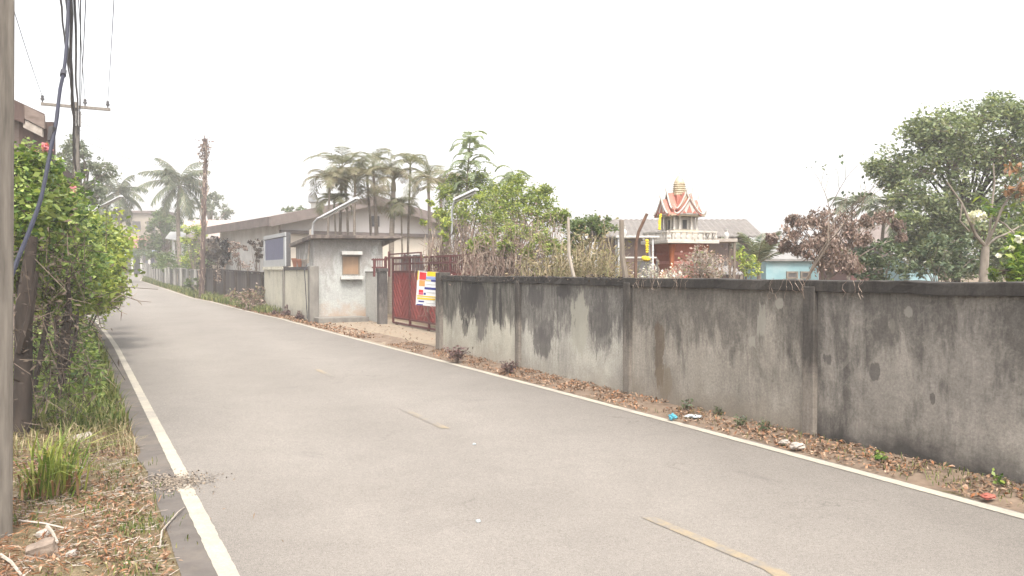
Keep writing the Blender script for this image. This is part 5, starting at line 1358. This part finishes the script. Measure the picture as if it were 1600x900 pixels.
# feathery slender trees
for px, top, Y, wd, lab in ((735, 198, 24.0, .85, 'tall slender feathery tree rising above the shrubs'), (800, 252, 22.0, .75, 'shorter slender feathery tree right of the tall one')):
    b = P(px - 4, 424, Y); b.z = 0; tp = P(px, top + 14, Y)
    t = thing('feathery_tree', lab, 'tree', b)
    pts = wob(b, tp, 0, .02, 8); obj('trunk', MB().tube(pts, [.05, .047, .044, .04, .035, .03, .022, .012], 7), M['bark'], t, True)
    q, tw = MB(), MB(); az = random.uniform(0, 6)
    for k in range(40):
        h = .66 + .34 * k / 39 if px < 780 else .60 + .40 * k / 39
        az += 2.4; p = b.lerp(tp, h)
        frond(p, az, random.uniform(.45, 1.25), wd * random.uniform(.7, 1.2) * (1.3 - .55 * (k / 39)), random.uniform(1.3, 2.1), 13, .18, .052, .2, q, tw, .007)
    obj('stalks', tw, M['leaf_pale'], t); obj('crown', q, M['leaf_pale'], t)

# ------------------------------------------------------------------ shrubs behind the wall, centre
def dry_thicket(name, label, cx, cY, wpx, top, n, mat, zlo=1.0, dep=.9, leaves=None, rr=.006, seglen=.22):
    x0, x1 = cx - wpx / 2, cx + wpx / 2; b = P(cx, 424, cY); b.z = 0
    t = thing(name, label, 'shrub', b); A, B, R0 = [], [], []; tips = []
    for k in range(n):
        px = random.uniform(x0, x1); y = cY + random.uniform(-dep, dep)
        edge = 1 - abs((px - cx) / (wpx / 2)) ** 3 * .5
        ztop = P(px, top, cY).z; z1 = zlo + (ztop - zlo) * edge * random.uniform(.45, 1.05)
        p = Vector((P(px, 424, cY).x, y, random.choice((zlo * .2, zlo, zlo + .3))))
        d = Vector((random.gauss(0, .35), random.gauss(0, .35), 1)).normalized(); r = rr * random.uniform(.6, 1.6)
        p0_ = p.copy(); tries_ = 0
        if (p - P0).dot(V) < .3: p += V * (.35 - (p - P0).dot(V))
        while p.z < z1 and len(A) < 30000:
            d = (d + Vector((random.gauss(0, .38), random.gauss(0, .38), random.gauss(.04, .25)))).normalized()
            q = p + d * seglen; tries_ += 1
            if tries_ > 40: break
            if (q - P0).dot(V) < .12 or (q - p0_).xy.length > .55: d = Vector((0, 0, 1)); q = p + V * .03 + Z * seglen * .8
            A.append(tuple(p)); B.append(tuple(q)); R0.append(r); p = q; r *= .93
            if random.random() < .85:
                d2 = (d + Vector((random.gauss(0, .9), random.gauss(0, .9), random.gauss(0, .6)))).normalized(); q2 = p + d2 * seglen * random.uniform(.5, 1.2)
                if (q2 - P0).dot(V) < -.08: continue
                A.append(tuple(p)); B.append(tuple(q2)); R0.append(r * .6); tips.append(tuple(q2))
    A, B, R0 = np.array(A), np.array(B), np.array(R0)
    obj('stems', MB().quads(twig_quads(A, B, R0, R0 * .85)), mat, t)
    if leaves:
        lm, nl, size = leaves; tp = np.array(tips)
        pos = tp[rng.integers(0, len(tp), nl)] + rng.normal(size=(nl, 3)) * .05
        obj('leaves', MB().quads(leaf_quads(pos, size, .5, .4, .2)), lm, t)
    return t
dry_thicket('dry_shrub', 'large leafless brown thicket rising over the left wall panels', 806, 17.1, 150, 345, 340, M['twig'], 1.0, .55, (M['leaf_dead'], 1800, .06), .009)
dry_thicket('dry_shrub', 'tangle of dry pale stems beside the gate sign', 722, 22.9, 90, 350, 220, M['twig'], 1.4, .6, (M['leaf_yel'], 260, .08), .012, .28)
dry_thicket('dry_reeds', 'dry beige reed stand behind the wall left of the straight timber post', 905, 15.2, 150, 384, 330, M['straw'], 1.0, .5, (M['straw'], 1300, .08), .007, .25)
bare('bare_shrub', 'pale crooked branches in front of the areca palms by the sign', 'shrub', P(712, 424, 23.2) - Z * .9, .55, .1, 4, M['bark_pale'], .024, 21, (-.25, 0), 3, (M['leaf_yel'], 200, .08, .06, .1, .6), .75, .70)
def vcl(lst): return [(np.array(P(a, b_, Y)), (r, r, r * .85)) for a, b_, Y, r in lst]
b = P(815, 424, 18.6); b.z = 0
tree('vine_shrub', 'yellow-green vine-covered shrub above the brown thicket', 'shrub', b, P(812, 385, 18.6), (0, 0, 0), (.5, .5, .5), 0, 10500, .07, M['leaf_vine'], M['bark'], .05, multi=4, spread=.5,
     clumps=vcl([(775, 312, 19.2, .36), (792, 300, 19.2, .34), (815, 312, 19, .36), (838, 312, 18.8, .34), (858, 325, 18.6, .30), (868, 345, 18.4, .28), (790, 335, 18.8, .36), (820, 338, 18.6, .32), (848, 345, 18.5, .32), (806, 285, 19.4, .22), (852, 300, 19, .2), (880, 340, 18.3, .18), (835, 365, 18.2, .26), (770, 350, 17.6, .3), (800, 362, 17.2, .26), (760, 375, 17.3, .22), (850, 375, 17.0, .24), (790, 388, 16.9, .2), (828, 392, 16.7, .2), (868, 385, 16.6, .22), (745, 385, 17.4, .2)]))
b = P(728, 424, 23.6); b.z = 0
tree('vine_shrub', 'pale yellow-green leafy shrub around the half hidden street lamp', 'shrub', b, P(728, 380, 23.6), (0, 0, 0), (.5, .5, .5), 0, 7500, .08, M['leaf_vine'], M['bark'], .05, multi=4, spread=.5,
     clumps=vcl([(712, 330, 23.6, .40), (735, 300, 24, .46), (758, 312, 23.6, .46), (702, 302, 24, .36), (775, 325, 23.4, .4), (735, 340, 23.5, .44), (760, 345, 23.4, .4), (748, 280, 24.2, .34), (770, 295, 24, .36), (715, 285, 24.3, .3), (700, 358, 23.4, .3), (690, 335, 23.8, .26)]))
b = P(690, 424, 23.0); b.z = 0
tree('vine_shrub', 'bright yellow leafy sprays above the red gate top', 'shrub', b, P(692, 385, 22.8), (0, 0, 0), (.5, .5, .5), 0, 520, .11, M['leaf_yel'], M['bark'], .04, multi=2, spread=.3,
     clumps=vcl([(700, 345, 22.5, .2), (722, 318, 22.4, .24), (690, 368, 22.4, .2), (735, 335, 22.3, .18), (684, 330, 22.8, .18), (752, 305, 22.2, .18), (660, 350, 23.0, .14), (672, 318, 23, .12)]))
b = P(918, 424, 17.5); b.z = 0
tree('leafy_bush', 'rounded mid-green bush left of the straight timber post', 'bush', b, P(918, 395, 17.5), tuple(P(918, 366, 17.5)), (.66, .55, .56), 14, 3000, .085, M['leaf_vine2'], M['bark'], .06, .42, multi=3, spread=.3)
# bare trees around the shrine
b = P(1098, 424, 14.8); b.z = .8
bare('bare_tree', 'pale leafless shrub spreading in front of the shrine and timber house', 'tree', b, .60, .12, 5, M['twig_pale'], .034, 8, (.06, 0), 4, (M['leaf_pinkdry'], 600, .05, .06, .1, .7), .85, .66)
b = P(1052, 424, 14.6); b.z = .7
bare('bare_tree', 'small pale leafless shrub close in front of the red pedestal', 'tree', b, .50, .05, 5, M['twig_pale'], .026, 18, (-.05, 0), 4, (M['flower_white'], 420, .045, .05, .1, .8), .8, .64)
b = P(1262, 424, 15.2); b.z = .8
bare('bare_tree', 'dark bare forked tree rising above the pale blue shed', 'tree', b, .78, .25, 4, M['bark'], .035, 33, (-.02, 0), 2, (M['leaf_dark'], 60, .07, .05, .1, .7), .55, .78)
b = P(1150, 424, 15.6); b.z = .8
bare('bare_tree', 'thin thorny bare shrub by the young palm', 'tree', b, .5, .2, 4, M['twig'], .02, 44, (.15, 0), 3, (M['leaf_dead'], 90, .05, .06, .1, .6), .7, .7)
b = P(1185, 424, 22); b.z = 0
palm('young_palm', 'young upright palm right of the brown timber house', b, P(1186, 412, 22), 12, 1.25, M['coco_leaf'], .07, .32, .035, 26, .3, (.55, 1.5), .7, None, .02)
b = P(1165, 424, 19); b.z = 0
clumpbush('leafy_bush', 'olive bush between timber house and young palm', 1165, 408, 20, (.32, .4, .38), 700, .08, M['leaf_yel'], nc=7)
# dead-leaved tree
b = P(1290, 424, 16.8); b.z = .3
tree('dead_tree', 'tree smothered in hanging dead brown leaves left of big green tree', 'tree', b, P(1292, 405, 16.8), (0, 0, 0), (.5, .5, .5), 0, 8500, .085, M['leaf_dead'], M['bark'], .05, lw=.36, droop=1.3, up=.2, multi=2, spread=.2,
     clumps=vcl([(1235, 368, 16.8, .22), (1262, 352, 16.8, .30), (1290, 342, 16.8, .32), (1318, 350, 16.8, .28), (1275, 380, 16.6, .32), (1305, 375, 16.6, .34), (1330, 370, 16.9, .24), (1290, 408, 16.6, .3), (1316, 405, 16.7, .26), (1250, 392, 16.8, .2), (1355, 348, 17.2, .18), (1380, 338, 17.3, .18), (1225, 385, 16.9, .14), (1330, 418, 16.6, .2), (1205, 372, 17, .12), (1240, 345, 17, .14), (1400, 352, 17.4, .14), (1408, 372, 17.4, .12), (1350, 375, 17.1, .16)]))
clumpbush('leafy_bush', 'dark green bush on the wall line under the red timber house', 1378, 408, 17.5, (.75, .6, .45), 2200, .10, M['leaf_dark'], nc=12)
clumpbush('leafy_bush', 'olive green bush low beneath the big green tree', 1470, 405, 18.5, (.85, .6, .55), 2200, .11, M['leaf_dark'], nc=12)
b = P(1383, 424, 27); b.z = 0
palm('areca_palm', 'dark palm tuft behind the red house and dead-leaved tree', b, P(1384, 325, 27), 14, 1.35, M['coco_leaf'], .07, .4, .045, 26, .5, (-.3, 1.4), 1.6, 'areca palms', .03)
b = P(1330, 424, 29); b.z = 0
palm('areca_palm', 'faint small palm tuft above the dead-leaved tree', b, P(1332, 322, 29), 11, 1.0, M['coco_leaf'], .06, .35, .04, 24, .4, (.1, 1.4), 1.3, 'areca palms', .03)
# big tree
b = P(1500, 424, 22); b.z = 0
BC = [(1400, 255, .62), (1372, 262, .34), (1432, 215, .62), (1460, 190, .58), (1500, 205, .75), (1540, 185, .66), (1565, 170, .48), (1590, 200, .7), (1620, 230, .8), (1440, 270, .7), (1490, 260, .8), (1545, 250, .8), (1600, 290, .8), (1420, 305, .5), (1460, 320, .6), (1510, 315, .7), (1560, 330, .7), (1440, 365, .5), (1490, 370, .6), (1545, 385, .6), (1600, 370, .7), (1660, 280, .9), (1650, 200, .7), (1420, 345, .36), (1395, 285, .36), (1590, 410, .5), (1500, 415, .45), (1700, 350, .8), (1455, 400, .5), (1530, 360, .6), (1470, 345, .55), (1570, 375, .6), (1430, 395, .4), (1545, 420, .45), (1580, 240, .8), (1520, 230, .7), (1475, 230, .6), (1620, 340, .8), (1410, 380, .36), (1590, 300, .8), (1450, 215, .4), (1610, 180, .6)]
tree('broadleaf_tree', 'big dense green tree filling the right side behind the wall', 'tree', b, P(1505, 330, 22.3), (0, 0, 0), (.6, .6, .6), 0, 38000, .115, M['leaf_tree'], M['bark_dark'], .13, lw=.48, droop=.2,
     clumps=[(np.array(P(a, c_, 22 + random.uniform(-1.3, 1.3))), (r, r, r * .8)) for a, c_, r in BC])
# frangipani-like bare tree with blossoms
b = P(1538, 424, 13.2); b.z = 0
ft = thing('frangipani_tree', 'pale forked bare-branched tree with white blossom cluster before the big tree', 'tree', b)
mb = MB(); fk = P(1540, 385, 13.2)
mb.tube([b, P(1537, 430, 13.2), P(1539, 400, 13.2), fk], [.08, .068, .062, .055], 9)
ends = []
for pts, r in (([fk, P(1525, 368, 13.1), P(1512, 340, 13.0), P(1503, 318, 13.0), P(1480, 285, 12.9)], .03), ([fk, P(1546, 365, 13.3), P(1550, 320, 13.4), P(1554, 285, 13.4), P(1552, 255, 13.4)], .026), ([fk, P(1552, 360, 13.1), P(1566, 325, 13.0), P(1582, 300, 12.9), P(1600, 275, 12.8)], .026),
               ([fk, P(1556, 372, 13.4), P(1576, 364, 13.5), P(1596, 352, 13.5)], .022), ([fk, P(1530, 372, 13.4), P(1520, 358, 13.5), P(1522, 345, 13.5)], .02), ([P(1552, 340, 13.2), P(1570, 350, 13.1), P(1590, 370, 13)], .016), ([P(1503, 318, 13), P(1500, 345, 13), P(1515, 362, 13)], .014)):
    mb.tube(pts, [r * (1 - .15 * i) for i in range(len(pts))], 7); ends.append(pts[-1])
obj('trunk', mb, M['bark_fran'], ft, True)
C = [];
for e, k in ((P(1543, 328, 13.1), 16), (P(1555, 336, 13.2), 10), (P(1566, 335, 13.1), 10), (P(1590, 342, 13.2), 12), (P(1597, 325, 13.0), 10), (P(1536, 318, 13.1), 8)):
    for _ in range(k): C.append(tuple(e + Vector((random.gauss(0, .06), random.gauss(0, .06), random.gauss(0, .06)))))
obj('leaves', MB().quads(leaf_quads(np.array(C), .16, .32, .5, -.2)), M['leaf_bright'], ft)
obj('blossom', MB().quads(leaf_quads(np.concatenate([in_ball(150, P(1526, 337, 13.05), (.15, .14, .08), .4), in_ball(25, P(1516, 346, 13.05), (.06, .06, .06), .5)]), .07, .8, .4, 0)), M['flower_white'], ft)
C = np.concatenate([in_ball(30, P(1582, 265, 12.9), (.14, .14, .12)), in_ball(40, P(1597, 300, 12.9), (.1, .1, .25)), in_ball(14, P(1575, 300, 12.9), (.07, .07, .1))])
obj('withered_leaves', MB().quads(leaf_quads(C, .12, .45, .3, .5)), M['leaf_orange'], ft)
HC3 = [(P(1588, 415, 9.6), .20), (P(1570, 425, 9.4), .15), (P(1604, 395, 9.6), .22), (P(1600, 428, 9.3), .2), (P(1625, 410, 9.6), .25), (P(1597, 375, 9.7), .12)]
hedge('flowering_bush', 'bright green bush with white blossoms at the right picture edge above wall', HC3, 1500, .075, M['leaf_bright'], [((5.9, 9.6, 0), HC3[0][0], .025), ((6.0, 9.7, 0), HC3[2][0], .025), ((5.95, 9.5, 0), HC3[1][0], .02)], ((P(1592, 373, 9.5), 30, .05), (P(1580, 388, 9.4), 14, .03), (P(1561, 400, 9.3), 8, .02)), fm=M['flower_white'], cat='bush', bm=M['bark'])

# ------------------------------------------------------------------ the shrine
so_ = P(1061, 424, 18.0); SX, SY = so_.x, 18.0
px_m = 18.0 / F
def zz(py): return CH + (HOR - py) * px_m
shr = thing('spirit_shrine', 'ornate white and red spirit shrine with tiered gables and spire on red pedestal', 'shrine', (SX, SY, 0))
M['shr_white'] = m_simple('shrine_white', (.44, .41, .37), (.33, .30, .265), 9, .6, bump=.1)
M['shr_red'] = m_simple('shrine_red', (.36, .145, .11), (.27, .11, .085), 9, .6, bump=.1)
M['shr_orange'] = m_simple('shrine_orange', (.30, .10, .04), (.20, .06, .03), 12, .6, bump=.2)
M['shr_gold'] = m_simple('shrine_gold', (.42, .365, .265), (.31, .25, .17), 12, .5, bump=.2)
ra = R(18); ax = Vector((math.cos(ra), math.sin(ra), 0)); ay = Vector((-math.sin(ra), math.cos(ra), 0))
def sbx(z0, z1, w, mat, name, d=None, bev=.01, par=shr):
    mb = MB().box((SX, SY, (z0 + z1) / 2), (w, d or w, z1 - z0), ax, ay); return obj(name, mb, mat, par, bevel=bev)
# pedestal: flared base, waist, flared capital
mb = MB()
SHL = 1
prof = [(.62, 0), (.62, .25), (.52, .35), (.52, .6), (.42, .72), (.36, 1.1), (.32, 1.45), (.32, 1.75), (.37, 1.86), (.33, 1.92), (.40, 2.05), (.37, 2.10), (.50, 2.28)]
k2 = math.sqrt(2)
mb.lathe([(r * k2 * .93, z) for r, z in prof], (SX, SY, 0), 4, ax, ay); obj('pedestal', mb, M['shr_red'], shr)
for sx_, sy_ in ((-1, -1), (1, -1), (1, 1), (-1, 1)):
    mb = MB(); c = Vector((SX, SY, 0)) + ax * .40 * sx_ + ay * .40 * sy_
    mb.lathe([(.08, 1.2), (.055, 1.5), (.045, 1.8), (.06, 2.1), (.09, 2.27)], c, 8); obj('pedestal_column', mb, M['shr_orange'], shr, True)
sbx(2.285, 2.36, 1.22, M['shr_white'], 'platform')
mb = MB()
for s4 in range(4):
    d = (ax, ay, -ax, -ay)[s4]; e = (ay, -ax, -ay, ax)[s4]
    for k in range(9):
        p = Vector((SX, SY, 2.36)) + d * .57 + e * (-.54 + .135 * k); mb.lathe([(.018, 0), (.03, .05), (.016, .1), (.022, .15)], p, 6)
    mb.box(Vector((SX, SY, 2.53)) + d * .57, (.05, 1.10, .035), d, e)
obj('balustrade', mb, M['shr_white'], shr)
sbx(2.365, 2.50, .72, M['shr_white'], 'base_step'); sbx(2.505, 2.58, .60, M['shr_gold'], 'base_step')
sbx(2.585, 2.86, .46, M['shr_white'], 'body')
mb = MB()
for s4 in range(4):
    d = (ax, ay, -ax, -ay)[s4]; e = (ay, -ax, -ay, ax)[s4]
    obj('niche', MB().box(Vector((SX, SY, 2.70)) + d * .233, (.012, .10, .19), d, e), M['board_dark'], shr)
for i in (-1, 1):
    for j in (-1, 1):
        for (a, b_) in ((.27, .27), (.27, .14), (.14, .27)):
            mb = MB().lathe([(.035, 2.585), (.025, 2.62), (.025, 2.82), (.04, 2.87)], Vector((SX, SY, 0)) + ax * a * i + ay * b_ * j, 8); obj('column', mb, M['shr_white'], shr, True)
sbx(2.865, 2.90, .80, M['shr_gold'], 'cornice')
def gable_roof(z0, h, hw, ln_, d, e, name, red, white):
    """steep gable, ridge along d"""
    c = Vector((SX, SY, z0))
    for sg in (-1, 1):
        pr = []; n = 6
        for i in range(n + 1):
            t = i / n; x = hw * (1 - t); z = h * (t ** 1.45); pr.append((x * sg, z))
        vs = []; fs = []
        for x, z in pr:
            for l in (-ln_, ln_):
                vs.append(c + e * x + d * l + Z * z); vs.append(c + e * (x - sg * .0) + d * l + Z * (z - .035))
        for i in range(n):
            a = i * 4; b_ = a + 4
            fs += [(a, a + 2, b_ + 2, b_), (a + 1, b_ + 1, b_ + 3, a + 3), (a, b_, b_ + 1, a + 1), (a + 2, a + 3, b_ + 3, b_ + 2)]
        fs += [(0, 1, 3, 2)]
        obj(name, MB().add(vs, fs), red, shr)
    # pediments and bargeboards with curled finials
    for sg in (-1, 1):
        poly = [(-hw * .82, .0), (hw * .82, 0), (hw * .42, h * .36), (hw * .18, h * .66), (0, h * .93), (-hw * .18, h * .66), (-hw * .42, h * .36)]
        mb = MB().prism(poly, c + d * sg * (ln_ - .03), e, Z, d * sg * .015);
        pd = obj('pediment', mb, white, shr)
        mb = MB()
        for (xx, z0_, z1_, ww) in ((0, .10, .58, .22), (-.42, .06, .24, .16), (.42, .06, .24, .16)):
            mb.prism([(xx * hw - ww * hw, h * z0_), (xx * hw + ww * hw, h * z0_), (xx * hw, h * z1_)], c + d * sg * (ln_ - .012), e, Z, d * sg * .008)
        obj('ornament', mb, M['shr_red'], pd)
        mb = MB()
        for s2 in (-1, 1):
            pts = [c + d * sg * ln_ + e * (hw * (1 - t) * s2 * 1.03) + Z * (h * t ** 1.45 + .012) for t in (0, .2, .4, .6, .8, 1.)]
            mb.tube(pts, .017, 6)
            tipb = pts[0]; mb.tube([tipb, tipb + e * s2 * .05 + Z * .02, tipb + e * s2 * .07 + Z * .09], [.018, .014, .004], 6)
        top = c + d * sg * ln_ + Z * h; mb.tube([top, top + d * sg * .03 + Z * .06, top + d * sg * .015 + Z * .15], [.02, .013, .003], 6)
        obj('bargeboard', mb, M['shr_white'], shr, True)
for d, e in ((ax, ay), (ay, -ax)):
    gable_roof(2.90, .34, .29, .44, d, e, 'roof_tier', M['shr_red'], M['shr_white'])
    gable_roof(3.02, .36, .21, .30, d, e, 'roof_tier', M['shr_red'], M['shr_gold'])
sbx(3.14, 3.33, .26, M['shr_red'], 'spire_base')
mb = MB(); pr = []
for i in range(6):
    z = 3.33 + .046 * i; r = .145 - .004 * i; pr += [(r, z), (r + .008, z + .02), (r - .012, z + .035)]
pr += [(.115, 3.615), (.09, 3.67), (.055, 3.73), (.025, 3.77)]
mb.lathe(pr, (SX, SY, 0), 16); sp = obj('spire', mb, M['shr_gold'], shr)
mb = MB().lathe([(.02, 3.765), (.012, 3.80), (.018, 3.82), (.008, 3.84), (.004, 3.93)], (SX, SY, 0), 8)
mb.box((SX, SY, 3.86), (.05, .01, .012)); obj('finial', mb, M['shr_white'], sp)
# white offering frame beside the shrine
p1, p2 = P(962, 372, 17.0), P(1030, 370, 17.0)
of = thing('offering_table', 'white pipe offering table standing left of the shrine', 'table', ((p1.x + p2.x) / 2, 17, 0))
z_ = p2.z
mb = MB().box(((p1.x + p2.x) / 2, 17.2, z_), (p2.x - p1.x, .5, .04)); obj('top', mb, M['white_paint'], of, bevel=.006)
for x in (p1.x + .06, P(1020, 372, 17).x):
    for y in (17.0, 17.42): obj('leg', MB().tube([(x, y, 0), (x, y, z_ - .02)], .022, 8), M['lamp_white'], of, True)
mb = MB().box(((p1.x + p2.x) / 2, 17.2, z_ - .42), (p2.x - p1.x - .1, .42, .03)); obj('shelf', mb, M['white_paint'], of)
p3 = P(1140, 376, 19.4)
ow_ = thing('offering_table', 'grey slab offering table behind the shrine to the right', 'table', (p3.x, 19.4, 0))
x0, x1 = P(1098, 376, 19.4).x, P(1148, 376, 19.4).x
obj('top', MB().box(((x0 + x1) / 2, 19.4, p3.z), (x1 - x0, .5, .08)), M['stone'], ow_, bevel=.01)
for x in (x0 + .06, x1 - .06):
    for y in (19.2, 19.6): obj('leg', MB().box((x, y, p3.z / 2 - .02), (.05, .05, p3.z - .05)), M['timber_grey'], ow_)
# white figurines / vases on the tables
def vase(p, h, mat, label, name='vase'):
    return tag(obj(name, MB().lathe([(h * .16, 0), (h * .3, h * .3), (h * .26, h * .5), (h * .12, h * .7), (h * .2, h)], p, 12), mat, None, True, loc=p), label, 'vase', 'white vases on the offering tables')
vase(Vector((P(975, 372, 17.1).x, 17.1, z_ + .02)), .20, M['white_paint'], 'plump white vase on left end of pipe offering table')
vase(Vector((P(1112, 372, 19.3).x, 19.3, p3.z + .04)), .18, M['shr_white'], 'cream vase on left end of slab offering table')
vase(Vector((P(1135, 372, 19.3).x, 19.3, p3.z + .04)), .22, M['white_paint'], 'white vase on right end of slab offering table')
# yellow garlands
M['yellow'] = m_simple('marigold_yellow', (.72, .55, .04), (.55, .38, .02), 14, .7, bump=.3)
def garland(pts, r, label):
    q = MB(); 
    for a, b_ in zip(pts[:-1], pts[1:]):
        L = (b_ - a).length; n = max(2, int(L / (r * 1.2)))
        for i in range(n):
            c = a.lerp(b_, i / n); rr = r * random.uniform(.8, 1.15); q.lathe([(rr * .4, -rr * .8), (rr, -rr * .3), (rr, rr * .3), (rr * .4, rr * .8)], c, 7)
    return tag(obj('garland', q, M['yellow'], None, True, loc=pts[0]), label, 'garland', 'yellow garlands at the shrine')
garland([P(1011, 376, 16.95), P(1011, 390, 16.95), P(1011, 397, 16.95)], .035, 'upper yellow garland hanging under the pipe offering table')
garland([P(1006, 403, 16.9), P(1010, 405, 16.9), P(1014, 404, 16.9)], .06, 'lower yellow flower bunch on shelf of pipe offering table')
garland([Vector((SX, SY, 2.9)) - ax * .5 - ay * .1, Vector((SX, SY, 2.75)) - ax * .55 - ay * .15, Vector((SX, SY, 2.56)) - ax * .58 - ay * .2], .03, 'yellow garland slanting down the left corner of shrine roof')
# terracotta elephants-like jars at pedestal foot -> plain brown jar
tag(obj('clay_jar', MB().lathe([(.08, 1.2), (.12, 1.38), (.125, 1.5), (.07, 1.68), (.09, 1.72)], (P(1036, 424, 16.2).x, 16.2, 0), 14), M['terra'], None, True, loc=(P(1036, 424, 16.2).x, 16.2, 1.2)), 'orange-brown clay jar on a stand before the red pedestal', 'jar')
st = thing('jar_stand', 'plain concrete stand under the orange-brown clay jar', 'stand', (P(1036, 424, 16.2).x, 16.2, 0))
obj('shaft', MB().box((P(1036, 424, 16.2).x, 16.2, .6), (.26, .26, 1.2)), M['conc'], st, bevel=.01)

# ------------------------------------------------------------------ haze, sky, sun
hz = MB().box((0, 150, 20), (460, 480, 44)); 
hm = bpy.data.materials.new('haze_air'); hm.use_nodes = True; nt = hm.node_tree; nt.nodes.clear()
o_ = nt.nodes.new('ShaderNodeOutputMaterial'); pv = nt.nodes.new('ShaderNodeVolumePrincipled')
pv.inputs['Color'].default_value = (.97, .97, .97, 1); pv.inputs['Density'].default_value = .0025; pv.inputs['Anisotropy'].default_value = .3
nt.links.new(pv.outputs[0], o_.inputs['Volume'])
tag(obj('haze', hz, hm), kind='stuff')

SUN_EL, SUN_AZ = R(60), R(166)      # compass azimuth clockwise from +Y
wd = bpy.data.worlds.new("World"); S.world = wd; wd.use_nodes = True
nt = wd.node_tree; nt.nodes.clear()
wo = nt.nodes.new('ShaderNodeOutputWorld'); bg = nt.nodes.new('ShaderNodeBackground'); sky = nt.nodes.new('ShaderNodeTexSky')
sky.sky_type = 'NISHITA'; sky.sun_disc = False; sky.sun_elevation = SUN_EL; sky.sun_rotation = SUN_AZ
sky.air_density = 1.0; sky.dust_density = 6.0; sky.ozone_density = 1.0; sky.altitude = 0
hs = nt.nodes.new('ShaderNodeHueSaturation'); hs.inputs['Saturation'].default_value = .22
nt.links.new(sky.outputs[0], hs.inputs['Color']); nt.links.new(hs.outputs[0], bg.inputs[0]); bg.inputs[1].default_value = .15
nt.links.new(bg.outputs[0], wo.inputs[0])
sd = bpy.data.lights.new('sun', 'SUN'); so2 = bpy.data.objects.new('sun', sd); COL.objects.link(so2)
sd.energy = 1.5; sd.angle = R(11); sd.color = (1, .93, .83)
dirv = Vector((math.sin(SUN_AZ) * math.cos(SUN_EL), math.cos(SUN_AZ) * math.cos(SUN_EL), math.sin(SUN_EL)))
so2.rotation_euler = dirv.to_track_quat('Z', 'Y').to_euler(); so2.location = dirv * 60

vs_ = S.view_settings; vs_.view_transform = 'Standard'; vs_.look = 'None'; vs_.exposure = 1.66; vs_.gamma = 1; vs_.use_curve_mapping = False
S.display_settings.display_device = 'sRGB'
cy = S.cycles; cy.max_bounces = 8; cy.diffuse_bounces = 3; cy.transparent_max_bounces = 8; cy.volume_bounces = 1
cy.use_denoising = True
